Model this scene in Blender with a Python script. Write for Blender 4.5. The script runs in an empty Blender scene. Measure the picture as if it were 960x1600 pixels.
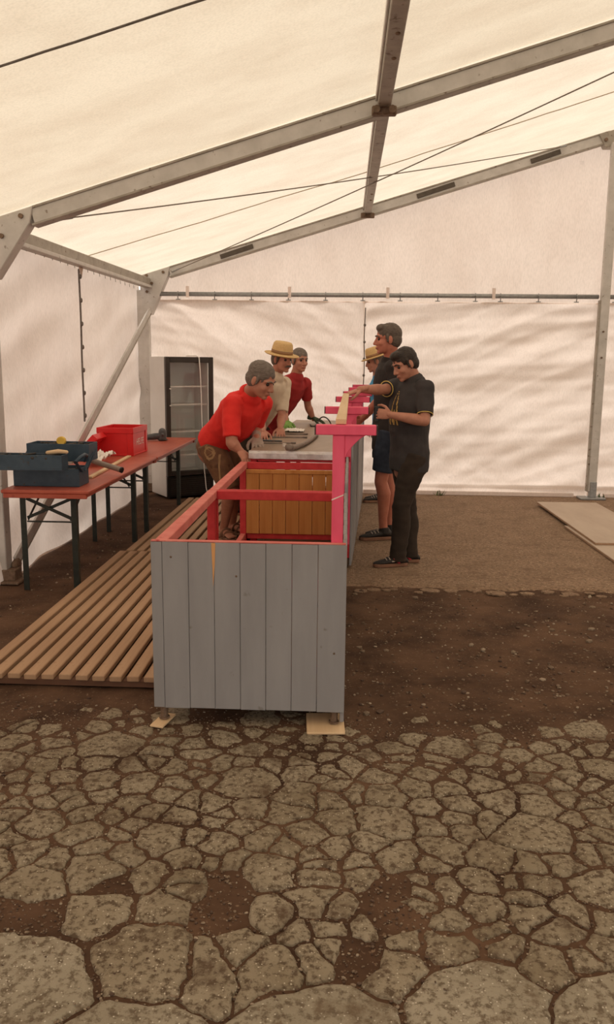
import bpy, bmesh, math, random
import numpy as np
from mathutils import Vector, Matrix, Quaternion, noise
from mathutils.bvhtree import BVHTree

random.seed(7)
rng = np.random.default_rng(11)
SC = bpy.context.scene
COL = SC.collection
PI = math.pi
V = Vector

# ------------------------------------------------------------------ camera
cam_data = bpy.data.cameras.new('camera')
cam = bpy.data.objects.new('camera', cam_data)
COL.objects.link(cam)
pitch, yaw, roll = math.radians(-10.25), math.radians(2.6), math.radians(0.6)
fw = V((-math.sin(yaw) * math.cos(pitch), math.cos(yaw) * math.cos(pitch), math.sin(pitch)))
rt = V((math.cos(yaw), math.sin(yaw), 0))
up = rt.cross(fw)
rt, up = rt * math.cos(roll) + up * math.sin(roll), up * math.cos(roll) - rt * math.sin(roll)
cam.matrix_world = Matrix(((rt.x, up.x, -fw.x, 0), (rt.y, up.y, -fw.y, 0), (rt.z, up.z, -fw.z, 1.62), (0, 0, 0, 1)))
cam_data.sensor_fit = 'VERTICAL'
cam_data.sensor_height = 36
cam_data.sensor_width = 36
cam_data.lens = 1300 / 1600 * 36
cam_data.clip_start = 0.05
SC.camera = cam

# ------------------------------------------------------------------ sky, sun, exposure
world = bpy.data.worlds.new('overcast_sky')
SC.world = world
world.use_nodes = True
bg = world.node_tree.nodes['Background']
bg.inputs['Color'].default_value = (1.0, 0.96, 0.90, 1)
bg.inputs['Strength'].default_value = 1.0
sun_data = bpy.data.lights.new('hazy_sun', 'SUN')
sun_data.energy = 2.2
sun_data.angle = math.radians(22)
sun_data.color = (1.0, 0.93, 0.84)
sun = bpy.data.objects.new('hazy_sun', sun_data)
COL.objects.link(sun)
sun.rotation_euler = V((0.30, -0.55, -0.80)).to_track_quat('-Z', 'Y').to_euler()
SC.view_settings.view_transform = 'Standard'
SC.view_settings.look = 'None'
SC.view_settings.gamma = 1
SC.view_settings.use_curve_mapping = False
SC.view_settings.exposure = 0.48

# ------------------------------------------------------------------ materials
def new_mat(name):
    m = bpy.data.materials.new(name)
    m.use_nodes = True
    nt = m.node_tree
    nt.nodes.clear()
    out = nt.nodes.new('ShaderNodeOutputMaterial')
    return m, nt, out

def noise_node(nt, scale, detail=4, rough=0.55, coord='Object', stretch=None):
    tc = nt.nodes.new('ShaderNodeTexCoord')
    n = nt.nodes.new('ShaderNodeTexNoise')
    n.inputs['Scale'].default_value = scale
    n.inputs['Detail'].default_value = detail
    n.inputs['Roughness'].default_value = rough
    if stretch:
        mp = nt.nodes.new('ShaderNodeMapping')
        mp.inputs['Scale'].default_value = stretch
        nt.links.new(tc.outputs[coord], mp.inputs['Vector'])
        nt.links.new(mp.outputs['Vector'], n.inputs['Vector'])
    else:
        nt.links.new(tc.outputs[coord], n.inputs['Vector'])
    return n

def ramp(nt, sock, c0, c1, p0=0.3, p1=0.7):
    r = nt.nodes.new('ShaderNodeValToRGB')
    e = r.color_ramp.elements
    e[0].position, e[1].position = p0, p1
    e[0].color, e[1].color = (*c0, 1), (*c1, 1)
    nt.links.new(sock, r.inputs['Fac'])
    return r

def mix_col(nt, fac, a, b, mode='MIX'):
    m = nt.nodes.new('ShaderNodeMix')
    m.data_type = 'RGBA'
    m.blend_type = mode
    for s, v in ((0, fac), (6, a), (7, b)):
        if isinstance(v, bpy.types.NodeSocket):
            nt.links.new(v, m.inputs[s])
        elif s == 0:
            m.inputs[0].default_value = v
        else:
            m.inputs[s].default_value = (*v, 1)
    return m.outputs[2]

def bump(nt, sock, strength, dist=0.01):
    b = nt.nodes.new('ShaderNodeBump')
    b.inputs['Strength'].default_value = strength
    b.inputs['Distance'].default_value = dist
    nt.links.new(sock, b.inputs['Height'])
    return b

def mat(name, c0, c1=None, scale=8, rough=0.7, metal=0.0, bmp=0.15, stretch=None, spots=None, spot_scale=30, spot_lo=0.62, sheen=0.0, coord='Object', spec=0.4):
    """principled surface: two tones mixed by noise, optional dirt spots, fine bump"""
    m, nt, out = new_mat(name)
    p = nt.nodes.new('ShaderNodeBsdfPrincipled')
    n = noise_node(nt, scale, 5, 0.6, coord, stretch)
    if c1 is None:
        c1 = tuple(min(1, v * 1.25) for v in c0)
    col = ramp(nt, n.outputs['Fac'], c0, c1).outputs['Color']
    if spots:
        s = noise_node(nt, spot_scale, 3, 0.5, coord)
        f = ramp(nt, s.outputs['Fac'], (0, 0, 0), (1, 1, 1), spot_lo, spot_lo + 0.1)
        col = mix_col(nt, f.outputs['Color'], col, spots)
    nt.links.new(col, p.inputs['Base Color'])
    p.inputs['Roughness'].default_value = rough
    p.inputs['Metallic'].default_value = metal
    p.inputs['Specular IOR Level'].default_value = spec
    if bmp:
        b = bump(nt, n.outputs['Fac'], bmp)
        nt.links.new(b.outputs['Normal'], p.inputs['Normal'])
    nt.links.new(p.outputs['BSDF'], out.inputs['Surface'])
    return m

def fabric_mat(name, c0, c1, trans=0.5, streak=(1.2, 1.2, 1.2), scale=1.6, weave=90, near_tint=None):
    """thin coated tent cloth: light both bounces off it and comes through it"""
    m, nt, out = new_mat(name)
    n = noise_node(nt, scale, 6, 0.65, 'Object', streak)
    n2 = noise_node(nt, weave, 2, 0.5, 'Object', (1, 1, 0.25))
    col = ramp(nt, n.outputs['Fac'], c0, c1, 0.30, 0.62).outputs['Color']
    w = ramp(nt, n2.outputs['Fac'], (0.90, 0.90, 0.89), (1, 1, 1), 0.3, 0.6).outputs['Color']
    col = mix_col(nt, 1.0, col, w, 'MULTIPLY')
    s = noise_node(nt, 6.5, 3, 0.5, 'Object', (0.8, 2.2, 1))
    f = ramp(nt, s.outputs['Fac'], (0, 0, 0), (1, 1, 1), 0.72, 0.82)
    col = mix_col(nt, f.outputs['Color'], col, tuple(v * 0.82 for v in c0))
    if near_tint:
        # the tarpaulin of the nearer bays is darker and tanner than the far one
        tc = nt.nodes.new('ShaderNodeTexCoord')
        sx = nt.nodes.new('ShaderNodeSeparateXYZ')
        nt.links.new(tc.outputs['Object'], sx.inputs[0])
        lt = nt.nodes.new('ShaderNodeMath')
        lt.operation = 'LESS_THAN'
        lt.inputs[1].default_value = 5.85
        nt.links.new(sx.outputs[1], lt.inputs[0])
        interim = mix_col(nt, 1.0, col, near_tint, 'MULTIPLY')
        col = mix_col(nt, lt.outputs[0], col, interim)
    d = nt.nodes.new('ShaderNodeBsdfDiffuse')
    t = nt.nodes.new('ShaderNodeBsdfTranslucent')
    mx = nt.nodes.new('ShaderNodeMixShader')
    mx.inputs[0].default_value = trans
    nt.links.new(col, d.inputs['Color'])
    nt.links.new(col, t.inputs['Color'])
    nt.links.new(d.outputs[0], mx.inputs[1])
    nt.links.new(t.outputs[0], mx.inputs[2])
    nt.links.new(mx.outputs[0], out.inputs['Surface'])
    return m

def island_mat(name, stops, rough=0.85):
    """stones: a tone per loose piece"""
    m, nt, out = new_mat(name)
    p = nt.nodes.new('ShaderNodeBsdfPrincipled')
    g = nt.nodes.new('ShaderNodeNewGeometry')
    r = nt.nodes.new('ShaderNodeValToRGB')
    r.color_ramp.elements[0].color = (*stops[0], 1)
    r.color_ramp.elements[1].color = (*stops[-1], 1)
    for i, s in enumerate(stops[1:-1]):
        e = r.color_ramp.elements.new((i + 1) / (len(stops) - 1))
        e.color = (*s, 1)
    nt.links.new(g.outputs['Random Per Island'], r.inputs['Fac'])
    nt.links.new(r.outputs['Color'], p.inputs['Base Color'])
    p.inputs['Roughness'].default_value = rough
    nt.links.new(p.outputs['BSDF'], out.inputs['Surface'])
    return m

def asphalt_mat(name, c0, c1, speck, dark, speck_scale=85, soil=(0.095, 0.058, 0.034)):
    m, nt, out = new_mat(name)
    p = nt.nodes.new('ShaderNodeBsdfPrincipled')
    n = noise_node(nt, 3.0, 5, 0.6)
    n2 = noise_node(nt, 42, 4, 0.7)
    col = ramp(nt, n.outputs['Fac'], c0, c1, 0.3, 0.7).outputs['Color']
    col = mix_col(nt, ramp(nt, n2.outputs['Fac'], (1, 1, 1), (0, 0, 0), 0.38, 0.52).outputs['Color'], col, dark)
    tc = nt.nodes.new('ShaderNodeTexCoord')
    vo = nt.nodes.new('ShaderNodeTexVoronoi')
    vo.inputs['Scale'].default_value = speck_scale
    nt.links.new(tc.outputs['Object'], vo.inputs['Vector'])
    ds = ramp(nt, vo.outputs['Distance'], (1, 1, 1), (0, 0, 0), 0.18, 0.36)
    sel = nt.nodes.new('ShaderNodeSeparateColor')
    nt.links.new(vo.outputs['Color'], sel.inputs[0])
    gt = nt.nodes.new('ShaderNodeMath')
    gt.operation = 'GREATER_THAN'
    gt.inputs[1].default_value = 0.84
    nt.links.new(sel.outputs[0], gt.inputs[0])
    mu = nt.nodes.new('ShaderNodeMath')
    mu.operation = 'MULTIPLY'
    nt.links.new(gt.outputs[0], mu.inputs[0])
    nt.links.new(ds.outputs['Color'], mu.inputs[1])
    col = mix_col(nt, mu.outputs[0], col, speck)
    # soil trodden over the surface in patches
    sl = noise_node(nt, 4.2, 7, 0.72)
    col = mix_col(nt, ramp(nt, sl.outputs['Fac'], (0, 0, 0), (1, 1, 1), 0.54, 0.68).outputs['Color'], col, soil)
    s2 = noise_node(nt, 17, 6, 0.75)
    col = mix_col(nt, ramp(nt, s2.outputs['Fac'], (0, 0, 0), (0.85, 0.85, 0.85), 0.57, 0.66).outputs['Color'], col, soil)
    nt.links.new(col, p.inputs['Base Color'])
    p.inputs['Roughness'].default_value = 0.9
    p.inputs['Specular IOR Level'].default_value = 0.25
    b = bump(nt, n2.outputs['Fac'], 0.5, 0.012)
    nt.links.new(b.outputs['Normal'], p.inputs['Normal'])
    nt.links.new(p.outputs['BSDF'], out.inputs['Surface'])
    return m

def wood_mat(name, c0, c1, axis='Y', scale=14, knots=None):
    st = {'X': (0.06, 1, 1), 'Y': (1, 0.06, 1), 'Z': (1, 1, 0.06)}[axis]
    return mat(name, c0, c1, scale=scale, rough=0.75, bmp=0.2, stretch=st, spots=knots, spot_scale=9, spot_lo=0.68)

def glass_mat(name):
    m, nt, out = new_mat(name)
    t = nt.nodes.new('ShaderNodeBsdfTransparent')
    t.inputs[0].default_value = (0.97, 0.975, 0.97, 1)
    g = nt.nodes.new('ShaderNodeBsdfGlossy')
    g.inputs['Roughness'].default_value = 0.03
    mx = nt.nodes.new('ShaderNodeMixShader')
    mx.inputs[0].default_value = 0.055
    nt.links.new(t.outputs[0], mx.inputs[1])
    nt.links.new(g.outputs[0], mx.inputs[2])
    nt.links.new(mx.outputs[0], out.inputs['Surface'])
    return m

M = {}
M['roof'] = fabric_mat('roof_cloth', (0.77, 0.665, 0.54), (0.87, 0.78, 0.65), 0.52, (0.9, 1.5, 1), 1.7, near_tint=(0.89, 0.87, 0.83))
M['wall'] = fabric_mat('wall_cloth', (0.79, 0.665, 0.58), (0.865, 0.745, 0.66), 0.5, (1, 1, 0.6), 2.0)
M['lace'] = mat('seam_cord_grey', (0.12, 0.10, 0.085), (0.2, 0.17, 0.15), 30, 0.9)
M['weld'] = mat('seam_tape', (0.50, 0.40, 0.30), (0.56, 0.46, 0.35), 30, 0.9)
M['alu'] = mat('weathered_aluminium', (0.50, 0.47, 0.435), (0.64, 0.605, 0.57), 7, 0.5, 0.15, 0.05, None, (0.22, 0.17, 0.13), 26, 0.66)
M['alu_dark'] = mat('dark_aluminium', (0.31, 0.275, 0.23), (0.43, 0.385, 0.33), 9, 0.55, 0.3, 0.05, None, (0.15, 0.10, 0.07), 22, 0.62)
M['steel'] = mat('galvanised_steel', (0.28, 0.28, 0.28), (0.4, 0.4, 0.39), 30, 0.45, 0.6, 0.05)
M['rust'] = mat('rusty_steel', (0.14, 0.09, 0.06), (0.28, 0.19, 0.13), 40, 0.7, 0.4, 0.2)
M['slot'] = mat('dark_tape', (0.085, 0.07, 0.055), (0.12, 0.10, 0.08), 20, 0.8)
M['cable'] = mat('grey_wire_rope', (0.20, 0.17, 0.14), (0.28, 0.24, 0.2), 80, 0.6, 0.3)
M['dirt'] = mat('damp_soil', (0.044, 0.023, 0.014), (0.140, 0.078, 0.047), 2.6, 0.95, 0, 0.9, None, (0.20, 0.13, 0.085), 75, 0.62, spec=0.15)
M['plate'] = asphalt_mat('old_asphalt', (0.20, 0.155, 0.10), (0.32, 0.265, 0.19), (0.52, 0.45, 0.35), (0.10, 0.068, 0.042), 120)
M['nearslab'] = asphalt_mat('grey_asphalt_slab', (0.25, 0.21, 0.15), (0.36, 0.31, 0.235), (0.56, 0.50, 0.41), (0.14, 0.105, 0.07), 120, (0.15, 0.105, 0.066))
M['slab'] = asphalt_mat('far_asphalt', (0.22, 0.14, 0.088), (0.31, 0.205, 0.135), (0.5, 0.4, 0.28), (0.14, 0.088, 0.054), 60, (0.155, 0.092, 0.055))
M['gravel'] = island_mat('gravel_tones', ((0.06, 0.03, 0.018), (0.10, 0.058, 0.036), (0.16, 0.105, 0.066), (0.20, 0.14, 0.09), (0.36, 0.28, 0.20)))
M['grass'] = mat('weed_green', (0.05, 0.08, 0.02), (0.12, 0.14, 0.05), 20, 0.8)
M['greyboard'] = mat('grey_painted_board', (0.255, 0.243, 0.246), (0.305, 0.292, 0.293), 5, 0.72, 0, 0.08, (2, 2, 0.35), (0.17, 0.145, 0.125), 16, 0.70)
M['red'] = mat('red_painted_wood', (0.46, 0.022, 0.026), (0.60, 0.04, 0.045), 12, 0.6, 0, 0.12, None, (0.30, 0.05, 0.04), 22, 0.70)
M['pink'] = mat('pinkish_red_paint', (0.76, 0.075, 0.15), (0.88, 0.12, 0.21), 10, 0.6, 0, 0.12, (1, 1, 0.3), (0.75, 0.25, 0.25), 28, 0.72)
M['palered'] = mat('worn_red_with_sheen', (0.56, 0.12, 0.10), (0.68, 0.22, 0.18), 9, 0.7, 0, 0.12, None, (0.40, 0.03, 0.03), 18, 0.66)  # red paint, worn and lightened in colour for the sheen on the rails
M['pine'] = wood_mat('pine_boards', (0.42, 0.15, 0.035), (0.58, 0.25, 0.07), 'Z', 16, (0.28, 0.07, 0.015))
M['rawwood'] = wood_mat('raw_wood', (0.52, 0.30, 0.17), (0.64, 0.41, 0.25), 'Y', 20)
M['rawwoodz'] = wood_mat('raw_wood_upright', (0.60, 0.28, 0.10), (0.7, 0.36, 0.15), 'Z', 20)
M['shim'] = wood_mat('shim_wood', (0.62, 0.42, 0.24), (0.72, 0.52, 0.32), 'Y', 24)
M['brownwood'] = wood_mat('brown_bottom_board', (0.20, 0.085, 0.035), (0.30, 0.14, 0.06), 'X', 12)
M['slat'] = wood_mat('walkway_slat_wood', (0.33, 0.195, 0.11), (0.47, 0.30, 0.18), 'Y', 18, (0.26, 0.13, 0.07))
M['batten'] = wood_mat('dark_batten_wood', (0.10, 0.045, 0.025), (0.17, 0.08, 0.045), 'X', 18)
M['worktop'] = mat('brown_grey_worktop', (0.27, 0.195, 0.14), (0.36, 0.27, 0.20), 6, 0.42, 0, 0.05, (1, 0.4, 1), (0.2, 0.14, 0.1), 18, 0.68)
M['sheet'] = mat('pale_sheet_metal', (0.50, 0.45, 0.43), (0.68, 0.62, 0.60), 25, 0.35, 0.5, 0.15)
M['tabletop'] = mat('red_brown_tabletop', (0.36, 0.065, 0.038), (0.46, 0.105, 0.06), 9, 0.45, 0, 0.06, (1, 0.3, 1), (0.3, 0.05, 0.03), 18, 0.68)
M['legs'] = mat('dark_green_steel', (0.018, 0.022, 0.018), (0.035, 0.04, 0.032), 20, 0.5, 0.2)
M['blue'] = mat('blue_grey_toolbox_paint', (0.028, 0.050, 0.075), (0.05, 0.08, 0.11), 12, 0.45, 0.1, 0.08, None, (0.06, 0.04, 0.03), 22, 0.66)
M['darkin'] = mat('dark_tools', (0.02, 0.018, 0.016), (0.07, 0.055, 0.045), 40, 0.7)
M['crate'] = mat('red_crate_plastic', (0.62, 0.012, 0.014), (0.72, 0.02, 0.02), 6, 0.35, 0, 0.02)
M['print'] = mat('white_print', (0.75, 0.62, 0.56), (0.85, 0.72, 0.66), 30, 0.6)
M['white'] = mat('white_enamel', (0.60, 0.58, 0.55), (0.66, 0.64, 0.61), 4, 0.4, 0, 0.02)
M['black'] = mat('black_plastic', (0.014, 0.012, 0.011), (0.022, 0.019, 0.017), 10, 0.45, 0, 0.03)
M['blackbrown'] = mat('black_door_frame', (0.03, 0.022, 0.018), (0.045, 0.034, 0.028), 10, 0.45, 0, 0.03)
M['inner'] = mat('fridge_lining', (0.80, 0.78, 0.75), (0.84, 0.82, 0.79), 6, 0.5, 0, 0.02)
M['wire'] = mat('white_wire_shelf', (0.75, 0.7, 0.66), (0.85, 0.8, 0.75), 30, 0.4)
M['glass'] = glass_mat('clear_pane')
M['plywood'] = mat('grey_plywood', (0.42, 0.32, 0.25), (0.52, 0.42, 0.33), 4, 0.65, 0, 0.05, (1, 0.3, 1))
M['plyedge'] = mat('plywood_edge', (0.33, 0.20, 0.12), (0.42, 0.27, 0.17), 30, 0.8)
M['paper'] = mat('white_paper', (0.78, 0.72, 0.66), (0.86, 0.8, 0.74), 12, 0.8)
M['greytube'] = mat('grey_tube', (0.21, 0.16, 0.13), (0.29, 0.23, 0.19), 18, 0.6, 0.1)
M['tool'] = mat('dark_grey_tool', (0.06, 0.06, 0.062), (0.12, 0.12, 0.12), 18, 0.5, 0.2)
M['iron'] = mat('bare_tool_steel', (0.12, 0.095, 0.08), (0.22, 0.18, 0.15), 30, 0.45, 0.7)
M['yellow'] = mat('yellow_plastic', (0.65, 0.40, 0.05), (0.75, 0.5, 0.08), 18, 0.5)
# people
M['skin'] = mat('ruddy_skin', (0.40, 0.165, 0.105), (0.50, 0.225, 0.15), 14, 0.55, 0, 0.05)
M['skin_pale'] = mat('tanned_skin', (0.45, 0.21, 0.14), (0.54, 0.27, 0.19), 14, 0.55, 0, 0.05)
M['skin_leg'] = mat('sunburnt_skin', (0.44, 0.15, 0.095), (0.54, 0.2, 0.13), 14, 0.55, 0, 0.05)
M['hair_grey'] = mat('grey_hair', (0.10, 0.075, 0.06), (0.22, 0.175, 0.145), 40, 0.7, 0, 0.5, (1, 1, 4))
M['hair_dark'] = mat('dark_hair', (0.018, 0.011, 0.008), (0.045, 0.028, 0.02), 40, 0.6, 0, 0.5, (1, 1, 4))
M['hair_brown'] = mat('greying_brown_hair', (0.065, 0.045, 0.034), (0.15, 0.11, 0.085), 40, 0.6, 0, 0.5, (1, 1, 4))
M['eye'] = mat('dark_eye', (0.02, 0.012, 0.01), (0.03, 0.02, 0.015), 10, 0.2)
M['lip'] = mat('lip', (0.32, 0.09, 0.07), (0.38, 0.12, 0.09), 10, 0.5)
M['polo'] = mat('red_polo_cotton', (0.70, 0.020, 0.016), (0.80, 0.035, 0.026), 10, 0.85, 0, 0.15)
M['darkred'] = mat('dark_red_cotton', (0.30, 0.018, 0.020), (0.38, 0.03, 0.03), 10, 0.9, 0, 0.15)
M['cream'] = mat('cream_cotton', (0.62, 0.50, 0.37), (0.72, 0.6, 0.46), 10, 0.9, 0, 0.15)
M['blacktee'] = mat('black_cotton', (0.022, 0.016, 0.015), (0.036, 0.027, 0.025), 10, 0.9, 0, 0.15)
M['greytee'] = mat('charcoal_cotton', (0.034, 0.028, 0.028), (0.052, 0.043, 0.042), 10, 0.9, 0, 0.15)
M['bluetee'] = mat('bright_blue_cotton', (0.05, 0.27, 0.52), (0.08, 0.34, 0.6), 10, 0.9, 0, 0.15)
M['trim'] = mat('yellow_trim', (0.72, 0.50, 0.12), (0.8, 0.58, 0.18), 10, 0.8)
M['gold'] = mat('gold_print', (0.40, 0.24, 0.06), (0.58, 0.38, 0.12), 60, 0.8)
M['leather'] = mat('brown_leather', (0.13, 0.058, 0.028), (0.22, 0.105, 0.05), 12, 0.65, 0, 0.2, None, (0.09, 0.04, 0.02), 14, 0.6)
M['stitch'] = mat('pale_embroidery', (0.34, 0.2, 0.09), (0.42, 0.26, 0.13), 20, 0.8)
M['darktrousers'] = mat('dark_brown_trousers', (0.024, 0.015, 0.010), (0.042, 0.027, 0.018), 9, 0.9, 0, 0.2)
M['denim'] = mat('dark_denim', (0.020, 0.026, 0.042), (0.036, 0.045, 0.068), 22, 0.9, 0, 0.2)
M['straw'] = mat('straw', (0.56, 0.35, 0.14), (0.70, 0.48, 0.23), 60, 0.8, 0, 0.4, (1, 1, 3))
M['hatband'] = mat('brown_hat_band', (0.25, 0.13, 0.06), (0.32, 0.18, 0.09), 20, 0.8)
M['shoe'] = mat('black_shoe', (0.014, 0.011, 0.010), (0.03, 0.023, 0.02), 14, 0.6)
M['sole'] = mat('brown_sole', (0.20, 0.095, 0.055), (0.26, 0.13, 0.08), 14, 0.8)
M['shoewhite'] = mat('off_white_leather', (0.42, 0.34, 0.28), (0.52, 0.43, 0.36), 14, 0.6)
M['shoered'] = mat('red_shoe_stripe', (0.55, 0.03, 0.05), (0.62, 0.05, 0.07), 14, 0.6)
M['glove_grey'] = mat('grey_work_glove', (0.34, 0.26, 0.21), (0.42, 0.33, 0.27), 20, 0.9)
M['glove_green'] = mat('green_work_glove', (0.14, 0.27, 0.06), (0.22, 0.36, 0.09), 20, 0.9)
M['glove_dark'] = mat('dark_green_glove', (0.030, 0.045, 0.022), (0.05, 0.07, 0.035), 20, 0.9)

# ------------------------------------------------------------------ mesh helpers
class MB:
    """collects simple solids, then links them as ONE mesh object"""
    def __init__(s):
        s.v, s.f = [], []
    def add(s, vs, fs):
        o = len(s.v)
        s.v += [tuple(p) for p in vs]
        s.f += [tuple(i + o for i in f) for f in fs]
        return s
    def box(s, x0, x1, y0, y1, z0, z1):
        return s.add([(x0, y0, z0), (x1, y0, z0), (x1, y1, z0), (x0, y1, z0), (x0, y0, z1), (x1, y0, z1), (x1, y1, z1), (x0, y1, z1)],
                     [(0, 3, 2, 1), (4, 5, 6, 7), (0, 1, 5, 4), (1, 2, 6, 5), (2, 3, 7, 6), (3, 0, 4, 7)])
    def beam(s, p0, p1, w, h, ref=(0, 0, 1)):
        """rectangular bar from p0 to p1, w across, h along ref"""
        p0, p1 = V(p0), V(p1)
        d = (p1 - p0).normalized()
        a = d.cross(V(ref)).normalized() * (w / 2)
        b = a.cross(d).normalized() * (h / 2)
        vs = [p + sa * a + sb * b for p in (p0, p1) for sa, sb in ((-1, -1), (1, -1), (1, 1), (-1, 1))]
        return s.add(vs, [(3, 2, 1, 0), (4, 5, 6, 7), (0, 1, 5, 4), (1, 2, 6, 5), (2, 3, 7, 6), (3, 0, 4, 7)])
    def prism(s, pts, ext):
        """flat polygon pts pushed along ext"""
        n = len(pts)
        e = V(ext)
        vs = [V(p) for p in pts] + [V(p) + e for p in pts]
        return s.add(vs, [tuple(range(n))[::-1], tuple(range(n, 2 * n))] + [(i, (i + 1) % n, (i + 1) % n + n, i + n) for i in range(n)])
    def loft(s, rings, seg=18, round0=False, round1=False):
        """rings: (centre, a, b) half-axis vectors"""
        rings = [(V(c), V(a), V(b)) for c, a, b in rings]
        def dome(r, nxt):
            c, a, b = r
            d = (c - nxt[0])
            if d.length < 1e-9:
                return []
            d = d.normalized() * min(a.length, b.length)
            return [(c + d * math.sin(t), a * math.cos(t), b * math.cos(t)) for t in (1.25, 0.85, 0.42)]
        R = list(rings)
        if round0:
            R = dome(rings[0], rings[1]) + R
        if round1:
            R = R + dome(rings[-1], rings[-2])[::-1]
        vs, fs = [], []
        for c, a, b in R:
            for k in range(seg):
                t = 2 * PI * k / seg
                vs.append(c + a * math.cos(t) + b * math.sin(t))
        for i in range(len(R) - 1):
            for k in range(seg):
                k2 = (k + 1) % seg
                fs.append((i * seg + k, i * seg + k2, (i + 1) * seg + k2, (i + 1) * seg + k))
        n = len(vs)
        vs += [R[0][0], R[-1][0]]
        L = (len(R) - 1) * seg
        for k in range(seg):
            k2 = (k + 1) % seg
            fs.append((n, k2, k))
            fs.append((n + 1, L + k, L + k2))
        return s.add(vs, fs)
    def tube(s, pts, rad, seg=12, rnd=True, flat=1.0, ref=None):
        pts = [V(p) for p in pts]
        n = len(pts)
        if not isinstance(rad, (list, tuple)):
            rad = [rad] * n
        rings = []
        prev = None
        for i, p in enumerate(pts):
            d = (pts[min(i + 1, n - 1)] - pts[max(i - 1, 0)]).normalized()
            if prev is None:
                r = V(ref) if ref else (V((0, 0, 1)) if abs(d.z) < 0.9 else V((1, 0, 0)))
                a = d.cross(r).normalized()
            else:
                a = (prev - d * prev.dot(d)).normalized()
            prev = a
            b = d.cross(a).normalized()
            rings.append((p, a * rad[i], b * rad[i] * flat))
        return s.loft(rings, seg, rnd, rnd)
    def ball(s, c, r, mtx=None, seg=18, rows=10):
        if not isinstance(r, (list, tuple)):
            r = (r, r, r)
        vs, fs = [], []
        for i in range(1, rows):
            t = PI * i / rows
            for k in range(seg):
                f = 2 * PI * k / seg
                p = V((r[0] * math.sin(t) * math.cos(f), r[1] * math.sin(t) * math.sin(f), r[2] * math.cos(t))) + V(c)
                vs.append(mtx @ p if mtx else p)
        for i in range(rows - 2):
            for k in range(seg):
                k2 = (k + 1) % seg
                fs.append((i * seg + k, (i + 1) * seg + k, (i + 1) * seg + k2, i * seg + k2))
        n = len(vs)
        for p in (V((0, 0, r[2])) + V(c), V((0, 0, -r[2])) + V(c)):
            vs.append(mtx @ p if mtx else p)
        for k in range(seg):
            k2 = (k + 1) % seg
            fs.append((n, k, k2))
            fs.append((n + 1, (rows - 2) * seg + k2, (rows - 2) * seg + k))
        return s.add(vs, fs)
    def lathe(s, prof, seg=28, mtx=None):
        """closed outline (r, z) turned about z"""
        vs, fs = [], []
        n = len(prof)
        for k in range(seg):
            t = 2 * PI * k / seg
            for r, z in prof:
                p = V((r * math.cos(t), r * math.sin(t), z))
                vs.append(mtx @ p if mtx else p)
        for k in range(seg):
            k2 = (k + 1) % seg
            for i in range(n):
                j = (i + 1) % n
                fs.append((k * n + i, k2 * n + i, k2 * n + j, k * n + j))
        return s.add(vs, fs)
    def build(s, name, m, parent=None, off=None, bevel=0.0, smooth=False, link=True):
        me = bpy.data.meshes.new(name)
        vs = s.v if off is None else [(p[0] - off[0], p[1] - off[1], p[2] - off[2]) for p in s.v]
        me.from_pydata(vs, [], s.f)
        bm = bmesh.new()
        bm.from_mesh(me)
        if bevel:
            ed = [e for e in bm.edges if len(e.link_faces) == 2 and e.calc_face_angle(0) > 0.6]
            bmesh.ops.bevel(bm, geom=ed, offset=bevel, segments=1, affect='EDGES', clamp_overlap=True)
        bmesh.ops.recalc_face_normals(bm, faces=bm.faces)
        bm.to_mesh(me)
        bm.free()
        if smooth:
            me.polygons.foreach_set('use_smooth', [True] * len(me.polygons))
        me.materials.append(m)
        o = bpy.data.objects.new(name, me)
        if link:
            COL.objects.link(o)
            if parent:
                o.parent = parent
        return o

def same(o, loc=None, parent=None, rot=None):
    """another object on the same mesh data"""
    c = o.copy()
    COL.objects.link(c)
    if loc is not None:
        c.location = loc
    if rot is not None:
        c.rotation_euler = rot
    if parent is not None:
        c.parent = parent
    return c

def tag(o, label=None, cat=None, group=None, kind=None):
    if label:
        o['label'] = label
    if cat:
        o['category'] = cat
    if group:
        o['group'] = group
    if kind:
        o['kind'] = kind
    return o

def thing(name, label, cat, loc=(0, 0, 0), rotz=0, group=None):
    o = bpy.data.objects.new(name, None)
    o.empty_display_size = 0.1
    COL.objects.link(o)
    o.location = loc
    o.rotation_euler = (0, 0, rotz)
    return tag(o, label, cat, group)

def copy_tree(o, parent=None):
    kids = [c for c in bpy.data.objects if c.parent == o]
    c = o.copy()
    COL.objects.link(c)
    if parent:
        c.parent = parent
    for k in kids:
        copy_tree(k, c)
    return c

def grid(nu, nv, fn):
    vs = [fn(i / nu, j / nv) for j in range(nv + 1) for i in range(nu + 1)]
    w = nu + 1
    fs = [(j * w + i, j * w + i + 1, (j + 1) * w + i + 1, (j + 1) * w + i) for j in range(nv) for i in range(nu)]
    mb = MB()
    mb.add(vs, fs)
    return mb

def N(x, y, z=0.0):
    return noise.noise(V((x, y, z)))

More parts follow.
